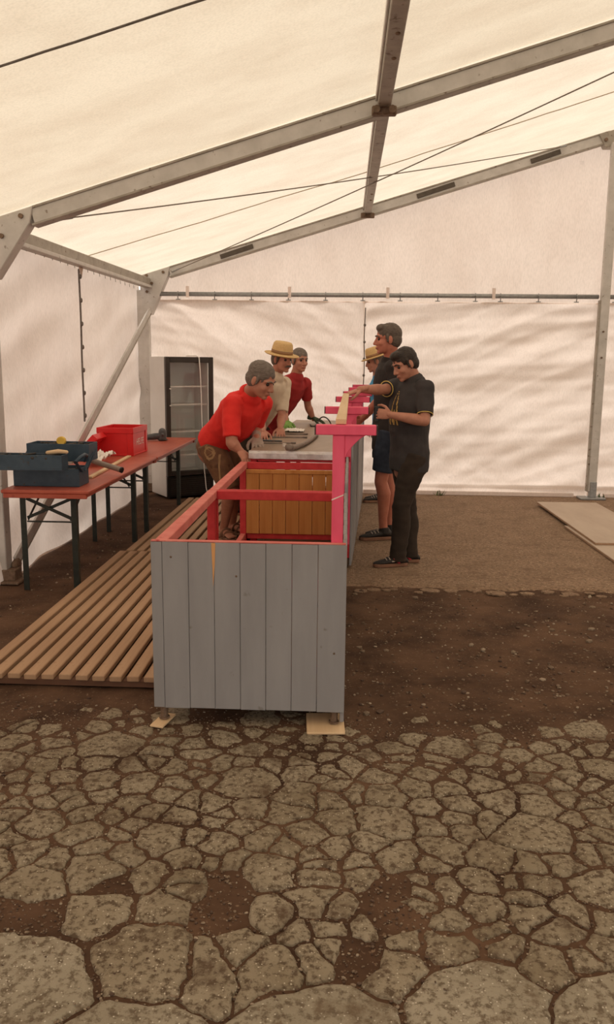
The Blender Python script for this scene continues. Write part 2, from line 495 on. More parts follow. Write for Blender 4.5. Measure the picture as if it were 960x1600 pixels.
# ================================================================== GROUND
def vor_cells(pts, lo, hi, rad):
    """power-diagram polygon of every seed, by half-plane clipping"""
    P = np.array(pts)
    R2 = (np.array(rad) * 0.5) ** 2
    out = []
    for i, p in enumerate(P):
        d = ((P - p) ** 2).sum(1)
        nb = np.argsort(d - R2)[:44]
        poly = [np.array(q) for q in ((lo[0], lo[1]), (hi[0], lo[1]), (hi[0], hi[1]), (lo[0], hi[1]))]
        for j in nb:
            if j == i:
                continue
            n = P[j] - p
            m = p + n * (n @ n + R2[i] - R2[j]) / (2 * (n @ n))
            new = []
            for a in range(len(poly)):
                A, B = poly[a], poly[(a + 1) % len(poly)]
                da, db = (A - m) @ n, (B - m) @ n
                if da <= 0:
                    new.append(A)
                if (da < 0) != (db < 0):
                    new.append(A + (B - A) * (da / (da - db)))
            poly = new
            if len(poly) < 3:
                break
        out.append(poly)
    return out

def dirt_z(x, y):
    if not (-4 < x < 5 and 0 < y < 11):
        return -0.004
    k = 0.005 * N(x * 2.3, y * 2.3) + 0.0045 * N(x * 8, y * 8, 3) + 0.004 * N(x * 24, y * 24, 5) + 0.002 * N(x * 55, y * 55, 6)
    if 3.6 < y < 6.1 and x > -0.1:
        k += 0.006 * N(x * 6, y * 11, 8)
    if 5.5 < y and x > -0.4:
        return min(k, 0.003) - 0.009
    return max(-0.014, min(k, 0.007)) - 0.005

xs = sorted(set([-30, -15, -8, -4, -3.5, -3] + [round(v, 3) for v in np.arange(-2.6, 2.7, 0.02)] + [3, 3.5, 5, 9, 15, 30]))
ys = sorted(set([-30, -15, -6, -2, 0, 0.8] + [round(v, 3) for v in np.arange(1.2, 4.2, 0.018)] + [round(v, 3) for v in np.arange(4.2, 6.3, 0.03)] + [round(v, 2) for v in np.arange(6.4, 10.6, 0.2)] + [12, 18, 30]))
mb = MB()
mb.add([(x, y, dirt_z(x, y)) for y in ys for x in xs],
       [(j * len(xs) + i, j * len(xs) + i + 1, (j + 1) * len(xs) + i + 1, (j + 1) * len(xs) + i) for j in range(len(ys) - 1) for i in range(len(xs) - 1)])
floor = mb.build('floor', M['dirt'], smooth=True)
tag(floor, kind='structure')

# broken asphalt: small plates between y 2.2 and 4, large ones at the camera's feet
seeds = []
def try_seed(x, y, r):
    for (a, b, q) in seeds:
        if abs(a - x) < 0.6 and (a - x) ** 2 + (b - y) ** 2 < (0.5 * (r + q)) ** 2:
            return
    seeds.append((x, y, r))
for _ in range(16000):
    x, y = random.uniform(-3.0, 3.2), random.uniform(0.6, 4.25)
    edge = 2.03 + 0.12 * N(x * 1.3, 4.2) + 0.05 * N(x * 5, 1.2)
    if y < edge:
        r = random.choice((0.32, 0.45, 0.65))
    else:
        r = random.choice((0.05, 0.07, 0.085, 0.10, 0.12, 0.15, 0.19, 0.24))
    try_seed(x, y, r)
cells = vor_cells([(a, b) for a, b, r in seeds], (-3.4, 0.2), (3.6, 4.6), [r for a, b, r in seeds])
stuff_mb = MB()
n_plate = 0
for (sx, sy, sr), poly in zip(seeds, cells):
    if len(poly) < 3:
        continue
    c = sum(poly) / len(poly)
    fade = 3.50 + 0.22 * N(c[0] * 1.1, 7.7) - (0.12 if c[0] > 0.1 else 0.0)
    if c[1] > fade and random.random() < min(1, (c[1] - fade) / 0.35 + 0.25):
        continue
    near = sr > 0.27
    if sr < 0.13 and c[1] < 2.4 and random.random() < 0.3:
        continue
    gap = random.uniform(0.0, 0.0025) if near else random.uniform(0.000, 0.007) * (1 + max(0, c[1] - 2.7) * 1.6)
    if c[1] > 2.05 and c[1] < 2.25:
        gap += 0.012 * max(0, N(c[0] * 1.5, 3.3))
    # ragged outline
    ring = []
    L = len(poly)
    for a in range(L):
        A, B = poly[a], poly[(a + 1) % L]
        seg = max(1, int(np.linalg.norm(B - A) / (0.026 if near else 0.017)))
        for k in range(seg):
            q = A + (B - A) * (k / seg)
            # neighbours share the same wander, so cracks stay narrow
            q = q + np.array((N(q[0] * 9, q[1] * 9, 1.5), N(q[0] * 9, q[1] * 9, 8.5))) * 0.026 + np.array((N(q[0] * 30, q[1] * 30, 2.5), N(q[0] * 30, q[1] * 30, 6.5))) * 0.016
            d = q - c
            ln = np.linalg.norm(d) + 1e-6
            j = 0.010 * N(q[0] * 45, q[1] * 40, sx * 9)
            shr = max(0.25, (ln - gap - 0.002 + j) / ln)
            ring.append(c + d * shr)
    n = len(ring)
    rr = [0.12 * ring[k - 1] + 0.76 * ring[k] + 0.12 * ring[(k + 1) % n] for k in range(n)]
    h = 0.0055 + random.uniform(-0.002, 0.002) - max(0, c[1] - 2.75) * 0.0065
    tx, ty = random.uniform(-0.012, 0.012), random.uniform(-0.012, 0.012)
    rad = max(0.03, np.mean([np.linalg.norm(q - c) for q in rr]))
    vs, fs = [], []
    for s_, z_ in ((1.0, -0.013), (1 - 0.004 / rad, h - 0.0075), (1 - 0.014 / rad, h - 0.0015), (1 - 0.026 / rad if rad > 0.06 else 0.5, h), (0.4, h + 0.001)):
        for q in rr:
            p = c + (q - c) * s_
            zz = z_ + ((p - c) @ np.array((tx, ty)) if z_ > -0.01 else 0) + (0.0014 * N(p[0] * 32, p[1] * 32) if z_ > -0.01 else 0)
            vs.append((p[0], p[1], zz))
    for i in range(4):
        for k in range(n):
            fs.append((i * n + k, i * n + (k + 1) % n, (i + 1) * n + (k + 1) % n, (i + 1) * n + k))
    vs.append((c[0], c[1], h + 0.001))
    fs += [(4 * n + k, 4 * n + (k + 1) % n, 5 * n) for k in range(n)]
    if abs(c[0] + 0.02 * c[1]) < 0.42 * c[1] + 0.25 and c[1] > 1.0 and sr > 0.06 and n_plate < 298:
        MB().add(vs, fs).build('asphalt_plate', M['nearslab' if near else 'plate'], floor, smooth=True)
        n_plate += 1
    else:
        stuff_mb.add(vs, fs)
if stuff_mb.v:
    tag(stuff_mb.build('broken_asphalt', M['plate'], floor), kind='stuff')

# the sounder paving at the back of the tent, with its broken near edge
edge = []
for k in range(120):
    x = -0.25 + 9.0 * k / 119
    edge.append((x, 5.93 + 0.035 * N(x * 1.6, 0.4) + 0.03 * N(x * 7, 2.2) + 0.012 * N(x * 22, 5), 0.006))
nX, nY = 119, 24
vs, fs = [], []
for j in range(nY + 1):
    for k in range(nX + 1):
        x, y0, z = edge[k]
        t = j / nY
        y = y0 + (10.75 - y0) * t ** 1.4
        vs.append((x, y, -0.014 if j == 0 else 0.004 + 0.002 * N(x * 3, y * 3)))
fs = [(j * (nX + 1) + i, j * (nX + 1) + i + 1, (j + 1) * (nX + 1) + i + 1, (j + 1) * (nX + 1) + i) for j in range(nY) for i in range(nX)]
MB().add(vs, fs).build('asphalt_slab', M['slab'], floor, smooth=True)
# broken bits along that edge
for k in range(26):
    x = -0.05 + 2.7 * (k + random.random()) / 26
    y = 5.86 + random.uniform(-0.06, 0.03)
    r = random.uniform(0.02, 0.055)
    pts = []
    m = random.randint(6, 9)
    for q in range(m):
        t = 2 * PI * q / m
        pts.append((x + r * 1.5 * random.uniform(0.7, 1.1) * math.cos(t), y + r * random.uniform(0.7, 1.1) * math.sin(t), -0.01))
    MB().prism(pts, (0, 0, random.uniform(0.011, 0.016))).build('asphalt_plate', M['slab'], floor, bevel=0.003)

# gravel
ico_v = []
g = (1 + 5 ** 0.5) / 2
for a, b in ((1, g), (-1, g), (1, -g), (-1, -g)):
    ico_v += [(0, a, b), (a, b, 0), (b, 0, a)]
_b = bmesh.new()
bmesh.ops.create_icosphere(_b, subdivisions=1, radius=1)
ico_v = [tuple(v.co) for v in _b.verts]
ico_f = [tuple(v.index for v in f.verts) for f in _b.faces]
_b.free()
gr = MB()
def stone(x, y, r, z0):
    q = random.random() * PI
    cs, sn = math.cos(q), math.sin(q)
    a, b, c = r * random.uniform(0.8, 1.4), r * random.uniform(0.7, 1.0), r * random.uniform(0.45, 0.8)
    vs = []
    for vx, vy, vz in ico_v:
        k = random.uniform(0.82, 1.15)
        X_, Y_ = vx * a * k, vy * b * k
        vs.append((x + X_ * cs - Y_ * sn, y + X_ * sn + Y_ * cs, z0 + vz * c * k + c * 0.35))
    gr.add(vs, ico_f)
for _ in range(8000):
    y = 1.5 + 4.5 * random.random() ** 1.2
    x = random.uniform(-0.5, 0.5) * (0.8 * y + 0.7) + 0.05 * y * 0
    if y > 3.8 and x < -0.1:
        continue
    cl = N(x * 2.2, y * 2.2, 9)
    if y > 3.7 and cl < random.uniform(-0.45, 0.2):
        continue
    r = random.choice((0.0025, 0.003, 0.004, 0.005, 0.0065)) * (1.0 if y < 3.6 else 1.45)
    stone(x, y, r, dirt_z(x, y) + (0.003 if y < 3.5 else 0))
for _ in range(9000):
    y = 1.5 + 2.1 * random.random()
    x = random.uniform(-0.5, 0.5) * (0.8 * y + 0.6)
    stone(x, y, random.choice((0.0025, 0.003, 0.004, 0.0055)), dirt_z(x, y) + 0.001)
for _ in range(900):
    y = 1.5 + 2.0 * random.random()
    x = random.uniform(-0.5, 0.5) * (0.8 * y + 0.6)
    stone(x, y, random.choice((0.0018, 0.0025, 0.0035)), 0.0065)
for _ in range(420):
    x, y = random.uniform(0.02, 2.3), random.uniform(3.4, 5.8)
    if N(x * 1.7, y * 3.1, 2) > 0.0:
        stone(x, y, random.choice((0.005, 0.006, 0.008, 0.01, 0.012, 0.02)), dirt_z(x, y))
for _ in range(160):
    x, y = random.uniform(-2.3, -1.95), random.uniform(5.0, 9)
    stone(x, y, random.uniform(0.004, 0.012), dirt_z(x, y))
tag(gr.build('gravel', M['gravel'], floor), kind='stuff')

# ================================================================== TENT
def zt(x, y):
    """underside line of the roof"""
    x = 3.0 - abs(x - 3.0)
    return 3.335 + 0.298 * (x - 0.2) + (y - 5.85) * 0.02
YF, YB = 5.85, 10.28
FR = [-3.01, 1.42, YF, YB]

def roof_pt(u, v):
    x = -2.56 + u * 11.12
    y = -3.05 + v * (10.42 + 3.05)
    k = 0
    for a, b in zip(FR[:-1], FR[1:]):
        if a <= y <= b:
            k = math.sin(PI * (y - a) / (b - a))
    z = zt(x, y) + 0.012 - 0.035 * k * max(0.0, 1 - abs(abs(x - 3) - 2.8) / 3) + 0.010 * k * N(x * 1.1, y * 2.6, 4) + 0.004 * N(x * 5, y * 3, 6)
    return (x, y, z + 0.012)
ceiling = grid(150, 150, roof_pt).build('ceiling', M['roof'], smooth=True)
tag(ceiling, kind='structure')
for yy, m_, r_ in ((3.63, 'lace', 0.005), (8.14, 'weld', 0.0045), (-0.8, 'lace', 0.004)):
    pts = [(-2.5 + 5.5 * k / 40, yy, roof_pt((-2.5 + 5.5 * k / 40 + 2.56) / 11.12, (yy + 3.05) / 13.47)[2] - 0.006) for k in range(41)]
    MB().tube(pts, r_, 6).build('seam', M[m_], ceiling)

def crease(u, v, ang, fu, fv, seed):
    c, s = math.cos(ang), math.sin(ang)
    a, b = u * c + v * s, -u * s + v * c
    n = N(a * fu, b * fv + 0.35 * N(a * 0.7, b * 0.7, seed + 3), seed)
    return n

def ridge(n):
    return 1 - 2.2 * abs(n)

# back wall: gable cloth above the rail, laced curtains under it
def gable_pt(u, v):
    x = -2.5 + 11.0 * u
    z0 = 2.33
    z = z0 + (zt(x, 10.36) + 0.015 - z0) * v
    d = 0.02 * crease(x, z, 1.25, 0.8, 2.6, 2) * (1 - v) + 0.012 * crease(x, z, -1.2, 0.9, 3.2, 7)
    for hx in (-1.9, -0.75, 0.43, 1.67, 2.9):
        q = (x - hx) - 0.25 * (z - 2.4)
        d += 0.018 * math.exp(-(q / 0.05) ** 2) * max(0, 1 - (z - 2.4) / 0.7)
    return (x, 10.40 + d, z)
wall_back = grid(220, 40, gable_pt).build('wall_back', M['wall'], smooth=True)
tag(wall_back, kind='structure')

def curtain(x0, x1, ang1, ang2, seed, nu=120):
    def fn(u, v):
        x = x0 + (x1 - x0) * u
        z = 0.012 + (2.345 - 0.012) * v
        d = 0.085 * crease(x, z, ang1, 0.5, 2.4, seed) + 0.030 * ridge(crease(x, z, ang2, 0.55, 3.4, seed + 5)) + 0.035 * crease(x, z, ang2 * 1.4, 0.8, 5.5, seed + 15) + 0.018 * crease(x, z, ang1 * 0.5, 1.2, 10, seed + 9)
        d -= 0.02 * math.sin(PI * u) * math.sin(PI * v)
        if v < 0.3:
            d += 0.030 * (1 - v / 0.3) * N(x * 5.5 + 2.5 * z, z * 7, seed + 2)
        if v < 0.045:
            d = d * 0.4 - 0.022
        edge = min(u, 1 - u) * (x1 - x0)
        if edge < 0.05:
            d *= edge / 0.05
        return (x, 10.375 + d * 0.85, z)
    return grid(nu, 110, fn).build('curtain', M['wall'], wall_back, smooth=True)
curtain(-2.46, 0.2, -0.42, -0.62, 21)
curtain(0.195, 3.01, 0.13, 0.36, 40)
curtain(3.02, 5.9, 0.08, 0.2, 61, 80)
curtain(5.91, 8.46, 0.1, -0.3, 71, 50)
# dirt hem along the foot of the curtains
for a, b in ((-2.3, 0.19), (0.23, 2.83), (3.18, 5.85)):
    MB().beam((a, 10.30, 0.03), (b, 10.30, 0.03), 0.012, 0.05).build('hem', M['print'], wall_back, bevel=0.003)
def lacing(x, z0, z1):
    r = MB().tube([(x + 0.004 * math.sin(z * 9), 10.325, z) for z in np.linspace(z0, z1, 24)], 0.007, 6).build('lacing', M['lace'], wall_back)
    for z in np.arange(z0 + 0.06, z1, 0.2):
        MB().ball((x, 10.318, z), (0.016, 0.008, 0.018), None, 8, 5).build('knot', M['lace'], r)
lacing(0.208, 0.2, 2.26)
lacing(3.22, 2.42, 3.75)

# left wall
def wall_left_pt(u, v):
    y = -3.0 + 13.35 * u
    z = 0.005 + 2.50 * v
    d = 0.045 * crease(y, z, 0.5, 0.6, 2.2, 81) + 0.03 * crease(y, z, 0.25, 0.8, 4.2, 84)
    d += 0.016 * max(0, v - 0.7) * N(y * 4.2, z * 0.8, 3)
    if v < 0.28:
        k = 1 - v / 0.28
        d += 0.06 * k * k + 0.03 * k * N(y * 2.0, z * 3, 88)
    return (-2.555 + d, y, z)
wall_left = grid(260, 60, wall_left_pt).build('wall_left', M['wall'], smooth=True)
tag(wall_left, kind='structure')
r = MB().tube([(-2.452, 7.73 + 0.006 * math.sin(z * 7), z) for z in np.linspace(1.05, 2.42, 30)], 0.009, 6).build('lacing', M['lace'], wall_left)
for z in np.arange(1.1, 2.4, 0.21):
    MB().ball((-2.44, 7.73, z), (0.012, 0.02, 0.022), None, 8, 5).build('knot', M['lace'], r)
MB().prism([(-2.44, 7.66, 2.47), (-2.44, 7.81, 2.47), (-2.44, 7.75, 2.36)], (0.008, 0, 0)).build('flap', M['wall'], wall_left)
hk0 = None
for k in range(22):
    y = 6.05 + 0.19 * k
    if hk0 is None:
        hk0 = MB().tube([(0, 0, 0), (0.003, 0, -0.03)], 0.0028, 6).build('hook', M['alu_dark'], wall_left)
        hk0.location = (-2.44, y, 2.45)
    else:
        same(hk0, (-2.44, y, 2.45))
# right wall (outside the picture, closes the tent)
wall_right = grid(60, 20, lambda u, v: (8.48 - 0.03 * crease(u * 13, v * 2.5, 0.4, 0.6, 2, 91), -3.0 + 13.35 * u, 0.005 + 2.5 * v)).build('wall_right', M['wall'], smooth=True)
tag(wall_right, kind='structure')

# frames
def rafter_piece(mb, x0, x1, y, w=0.10, h=0.125):
    a, b = V((x0, y, zt(x0, y) - h / 2)), V((x1, y, zt(x1, y) - h / 2))
    mb.beam(a, b, w, h)
def tent_frame(y, label, slots=False):
    t = thing('tent_frame', label, 'tent frame', (3.0, y, 0))
    off = (3.0, y, 0)
    for s in (-1, 1):
        X_ = lambda x: x if s < 0 else 6.0 - x
        # upright
        mb = MB()
        mb.box(min(X_(-2.55), X_(-2.455 if y < 8 else -2.41)), max(X_(-2.55), X_(-2.455 if y < 8 else -2.41)), y - 0.055, y + 0.055, 0.02, 2.45)
        u = mb.build('upright', M['alu'], t, off, 0.006)
        mb = MB()
        c = X_(-2.46)
        mb.box(c - 0.11, c + 0.11, y - 0.12, y + 0.12, 0.004, 0.022)
        mb.box(c - 0.07, c + 0.07, y - 0.066, y + 0.066, 0.02, 0.10)
        mb.build('base_plate', M['rust'], t, off, 0.004)
        # gusset at the eave
        z_ = zt(-2.14, y)
        pts = [(X_(-2.51), y - 0.058, 2.16), (X_(-2.42 if y < 8 else -2.37), y - 0.058, 2.16), (X_(-2.165), y - 0.058, z_ - 0.115), (X_(-2.14), y - 0.058, z_ - 0.002), (X_(-2.5), y - 0.058, zt(-2.5, y) - 0.002)]
        gmb = MB().prism(pts, (0, 0.116, 0))
        gs = gmb.build('gusset_plate', M['alu'], t, off, 0.005)
        for bx, bz in ((-2.22, z_ - 0.07), (-2.42, z_ - 0.11), (-2.42, z_ - 0.30), (-2.36, z_ - 0.2)):
            MB().tube([(X_(bx), y - 0.074, bz), (X_(bx), y - 0.05, bz)], 0.017, 8, False).build('bolt', M['rust'], gs, off)
        # rafter with flanges
        x0, x1 = X_(-2.15), 3.0 + s * 0.06
        mb = MB()
        rafter_piece(mb, x0, x1, y, 0.085, 0.125)
        rf = mb.build('rafter', M['alu'], t, off, 0.004)
        for dz, m_ in ((0.008, 'alu_dark'), (0.122, 'alu_dark')):
            fm = MB()
            fm.beam((x0, y, zt(x0, y) - dz), (x1, y, zt(x1, y) - dz), 0.106, 0.016)
            fm.build('flange', M[m_], rf, off, 0.003)
        if slots and s < 0:
            for a, b in ((-1.53, -1.14), (0.78, 1.21), (2.07, 2.40)):
                fm = MB()
                fm.beam((a, y - 0.050, zt(a, y) - 0.072), (b, y - 0.050, zt(b, y) - 0.062), 0.012, 0.052)
                fm.build('dark_strip', M['slot'], rf, off, 0.002)
    # apex joint
    z_ = zt(3.0, y)
    MB().prism([(2.82, y - 0.062, z_ - 0.06), (3.0, y - 0.062, z_ - 0.005), (3.18, y - 0.062, z_ - 0.06), (3.10, y - 0.062, z_ - 0.2), (2.90, y - 0.062, z_ - 0.2)], (0, 0.124, 0)).build('apex_plate', M['alu_dark'], t, off, 0.004)
    for bx in (2.9, 3.1):
        MB().tube([(bx, y - 0.08, z_ - 0.12), (bx, y - 0.05, z_ - 0.12)], 0.02, 8, False).build('bolt', M['rust'], t, off)
    return t
tent_frame(YF, 'nearer aluminium tent frame, its broad rafter crossing the whole picture')
tent_frame(YB, 'rear aluminium tent frame against the back wall, with dark strips on its rafter', True)

def purlin(y0, y1, label):
    t = thing('roof_purlin', label, 'roof beam', (0.21, y0, 0), 0, None)
    off = (0.21, y0, 0)
    a, b = V((0.21, y0, zt(0.21, y0) - 0.055)), V((0.21, y1, zt(0.21, y1) - 0.055))
    MB().beam(a, b, 0.085, 0.095).build('bar', M['alu_dark'], t, off, 0.005)
    MB().beam(a + V((-0.05, 0, 0.02)), b + V((-0.05, 0, 0.02)), 0.014, 0.05).build('side_strip', M['alu'], t, off, 0.003)
    mb = MB()
    mb.box(0.13, 0.29, y1 - 0.05, y1 + 0.012, b.z - 0.095, b.z - 0.04)
    br = mb.build('end_bracket', M['rust'], t, off, 0.008)
    for dx in (-0.05, 0.05):
        MB().tube([(0.21 + dx, y1 - 0.075, b.z - 0.067), (0.21 + dx, y1 - 0.03, b.z - 0.067)], 0.024, 8, False).build('bolt', M['rust'], br, off)
    for q in (0.16, 0.22):
        yq = y1 - (y1 - y0) * q * 1.4
        MB().ball((0.22, yq, zt(0.21, yq) - 0.104), (0.014, 0.02, 0.006), None, 8, 5).build('stud', M['rust'], t, off)
    return t
purlin(1.45, YF - 0.075, 'grey roof purlin of the nearer bay, running out through the top edge')
purlin(YF + 0.075, YB - 0.075, 'grey roof purlin of the far bay, between the two rafters')
t = thing('eave_beam', 'grey eave beam along the top of the left wall between both frames', 'eave beam', (-2.42, YF, 2.45))
MB().beam((-2.42, YF + 0.06, 2.475), (-2.42, YB - 0.06, 2.53), 0.09, 0.11).build('bar', M['alu_dark'], t, (-2.42, YF, 2.45), 0.006)
MB().beam((-2.36, YF + 0.06, 2.43), (-2.36, YB - 0.06, 2.485), 0.012, 0.03).build('curtain_rail', M['alu'], t, (-2.42, YF, 2.45), 0.003)
# gable post and rail
t = thing('gable_post', 'tall upright aluminium post of the gable wall at the right', 'tent post', (3.0, 10.2, 0))
off = (3.0, 10.2, 0)
MB().box(2.955, 3.055, 10.14, 10.215, 0.10, zt(3, 10.2) - 0.16).build('post', M['alu'], t, off, 0.006)
MB().box(2.935, 2.957, 10.145, 10.21, 0.10, 2.36).build('side_strip', M['alu_dark'], t, off, 0.004)  # darker colour stands in for the post's shaded left side face
mb = MB().box(2.85, 3.16, 10.08, 10.27, 0.006, 0.03)
mb.box(2.975, 3.055, 10.13, 10.22, 0.03, 0.22)
mb.build('base_plate', M['steel'], t, off, 0.005)
for z in (2.0, 1.7):
    MB().tube([(3.0, 10.125, z), (3.0, 10.145, z)], 0.012, 8, False).build('bolt', M['rust'], t, off)
t = thing('gable_rail', 'horizontal grey pipe across the back wall with curtain hooks', 'rail', (0, 10.27, 2.405))
off = (0, 10.27, 2.405)
MB().tube([(-2.36, 10.25, 2.405), (2.95, 10.25, 2.405)], 0.026, 12, False).build('pipe', M['steel'], t, off, smooth=True)
MB().tube([(3.06, 10.25, 2.405), (8.36, 10.25, 2.405)], 0.026, 12, False).build('pipe', M['steel'], t, off, smooth=True)
k0 = None
for k in range(14):
    x = -2.05 + 0.445 * k - (0.15 if k > 8 else 0)
    if k0 is None:
        mb = MB().tube([(0, 0, 0.03), (0, -0.03, 0), (0, -0.01, -0.04), (0, 0.0, -0.062)], 0.006, 6)
        mb.beam((-0.028, 0, -0.062), (0.028, 0, -0.062), 0.01, 0.012)
        k0 = mb.build('hook', M['steel'], t)
        k0.location = (x, -0.02, 0)
    else:
        same(k0, (x, -0.02, 0))
s0 = None
for x in (-1.93, -0.70, 0.47, 1.72):
    if s0 is None:
        s0 = MB().prism([(-0.018, -0.052, -0.04), (0.018, -0.052, -0.04), (0.02, -0.05, 0.09), (-0.02, -0.05, 0.09)], (0, 0.008, 0)).build('strap', M['print'], t)
        s0.location = (x, 0, 0)
    else:
        same(s0, (x, 0, 0))
# wall brace
t = thing('diagonal_brace', 'flat diagonal wall brace from the rear eave down to the front foot', 'brace', (-2.36, 5.75, 0))
off = (-2.36, 5.75, 0)
a, b = V((-2.44, 5.92, 0.13)), V((-2.375, 10.15, 2.20))
MB().beam(a, b, 0.022, 0.085).build('bar', M['alu'], t, off, 0.004)
MB().beam(a + V((0.012, 0.012, -0.036)), b + V((0.012, 0.012, -0.036)), 0.012, 0.016).build('lower_lip', M['alu_dark'], t, off, 0.002)
MB().ball((-2.43, 5.92, 0.11), (0.03, 0.07, 0.05), None, 10, 6).build('foot_clamp', M['rust'], t, off)
# bracing cables
def cable(p0, p1, label, r=0.0055, sag=0.03):
    p0, p1 = V(p0), V(p1)
    pts = [p0.lerp(p1, k / 16) + V((0, 0, -sag * 4 * (k / 16) * (1 - k / 16))) for k in range(17)]
    t = thing('bracing_cable', label, 'cable', p0)
    MB().tube(pts, r, 6).build('wire_rope', M['cable'], t, p0)
    d = (p1 - p0).normalized()
    MB().tube([p0 - d * 0.01, p0 + d * 0.12], 0.012, 8).build('turnbuckle', M['steel'], t, p0)
    MB().tube([p1 - d * 0.12, p1], 0.010, 8).build('end_fitting', M['steel'], t, p0)
cable((-2.02, YF + 0.06, 2.565), (2.45, YB - 0.08, 4.07), 'thin bracing cable from the front knee up towards the rear apex')
cable((-2.1, YB - 0.08, 2.66), (2.95, YF + 0.08, 4.06), 'thin bracing cable rising from the rear left corner to the upper right')
# weeds at the foot of the back wall
for i, (x, y, lb) in enumerate(((1.17, 10.24, 'small green weed tuft at the foot of the back curtain'), (3.14, 10.18, 'small green weeds beside the gable post foot'))):
    mb = MB()
    for k in range(14):
        q = random.random() * 2 * PI
        d = V((math.cos(q) * 0.06, math.sin(q) * 0.03, random.uniform(0.04, 0.09)))
        p = V((x + random.uniform(-0.05, 0.05), y, 0.0))
        s_ = V((-math.sin(q), math.cos(q), 0)) * 0.006
        mb.add([p - s_, p + s_, p + d * 0.7 + s_ * 0.7, p + d, p + d * 0.7 - s_ * 0.7], [(0, 1, 2, 3, 4)])
    tag(mb.build('weed_tuft', M['grass'], None), lb, 'weed')

# ================================================================== COUNTER
def counter_unit(loc, rot, L, W, h, label, end_boards=False, near_posts=(0.03,), side_top=0.85, pine=False, left_mat='red', right_mat='red', bottom=True, skip_near=False):
    t = thing('counter_unit', label, 'counter', loc, rot)
    e = 0.048
    for x in (-W + e / 2, -e / 2 - 0.002):
        for y in (e / 2 + 0.003, L - e / 2 - 0.003):
            MB().box(x - e / 2, x + e / 2, y - e / 2, y + e / 2, 0.09, h - e).build('corner_post', M['red'], t, None, 0.003)
            f = MB().tube([(x, y, 0.020), (x, y, 0.10)], 0.017, 10, False)
            f.tube([(x, y, 0.018), (x, y, 0.026)], 0.024, 10, False)
            f.build('pipe_foot', M['rust'], t)
    MB().box(-W, -W + e + 0.008, 0.0, L, h - e, h).build('top_rail', M[left_mat], t, None, 0.003)
    MB().box(-e - 0.002, -0.002, 0.0, L, h - e, h).build('top_rail', M[right_mat], t, None, 0.003)
    for y in (0.0, L - 0.03):
        MB().box(-W + e + 0.009, -e - 0.003, y + 0.001, y + 0.029, h - e - 0.006, h - 0.001).build('cross_rail', M['red'], t, None, 0.003)
    for y in (0.0, L - 0.03):
        MB().box(-W + e + 0.002, -e - 0.004, y + 0.001, y + 0.029, 0.245, 0.29).build('lower_cross_rail', M['red'], t, None, 0.003)
    MB().box(-W + 0.004, -W + 0.044, e + 0.004, L - e - 0.004, 0.245, 0.29).build('lower_rail', M['palered'], t, None, 0.003)
    if bottom:
        MB().box(-W + 0.05, -0.052, 0.05, L - 0.05, 0.125, 0.145).build('bottom_board', M['brownwood'], t, None, 0.002)
    if pine:
        n = 7
        w = (W - 0.1) / n
        b0 = None
        for k in range(n):
            if b0 is None:
                b0 = MB().box(0, w - 0.003, 0, 0.016, 0.29, h - e - 0.006).build('pine_board', M['pine'], t, None, 0.003)
                b0.location = (-W + 0.05, L - 0.05, 0)
            else:
                same(b0, (-W + 0.05 + k * w, L - 0.05 + 0.001 * (k % 2), 0))
        MB().box(-W + 0.05, -0.052, L - 0.056, L - 0.036, h - 0.085, h - 0.055).build('pine_ledge', M['pine'], t, None, 0.003)
    # grey boards on the customers' side
    w = 0.113
    n = max(1, round(L / w))
    w = L / n
    b0 = None
    for k in range(n):
        if b0 is None:
            b0 = MB().box(0.0, 0.018, 0.0015, w - 0.0015, 0.03, side_top).build('side_board', M['greyboard'], t, None, 0.003)
        else:
            same(b0, (0.0015 * (k % 3 == 1), k * w, 0))
    if end_boards:
        x = -W - 0.012
        ws = [0.050, 0.114, 0.113, 0.113, 0.113, 0.113, 0.113]
        ws.append(W + 0.018 + 0.012 - sum(ws))
        for k, w in enumerate(ws):
            MB().box(x + 0.0007, x + w - 0.0007, -0.019 - 0.0008 * (k % 2), -0.001, 0.086 - 0.002 * (k % 3 == 1), h - 0.004 + 0.002 * (k % 2)).build('end_board', M['greyboard'], t, None, 0.0022)
            x += w
        MB().box(-W - 0.01, 0.014, -0.020, 0.0, h - 0.003, h + 0.004).build('top_edge_strip', M['palered'], t, None, 0.002)
        MB().prism([(-0.568, -0.0205, h - 0.004), (-0.550, -0.0205, h - 0.004), (-0.553, -0.0205, h - 0.10), (-0.561, -0.0205, h - 0.20), (-0.563, -0.0205, h - 0.12)], (0, -0.0012, 0)).build('bare_wood_streak', M['rawwoodz'], t)
        for bx, bz in ((-0.745, 0.78), (-0.46, 0.70), (-0.03, 0.36)):
            MB().ball((bx, -0.0205, bz), (0.005, 0.003, 0.005), None, 8, 5).build('nail_head', M['rust'], t)
    for y in near_posts:
        p = MB().box(-0.051, -0.001, y, y + 0.045, 0.20, 1.315).build('sign_post', M['pink'], t, None, 0.003)
        MB().box(-0.123, 0.133, y - 0.008, y + 0.052, 1.316, 1.358).build('crossbar', M['pink'], p, None, 0.003)
        for xa, xb in ((-0.128, -0.1235), (0.1335, 0.138)):
            MB().box(xa, xb, y - 0.008, y + 0.052, 1.316, 1.358).build('end_cap', M['blackbrown'], p, None, 0.001)
        pts = [(-0.0005, y + 0.006, 1.315), (0.088, y + 0.006, 1.315)]
        for q in range(1, 6):
            a = q / 6
            pts.append((0.088 * (1 - a) ** 1.25, y + 0.006, 1.315 - 0.10 * a ** 1.25))
        pts.append((-0.0005, y + 0.006, 1.212))
        MB().prism(pts, (0, 0.034, 0)).build('bracket', M['pink'], p, None, 0.002)
    return t, e

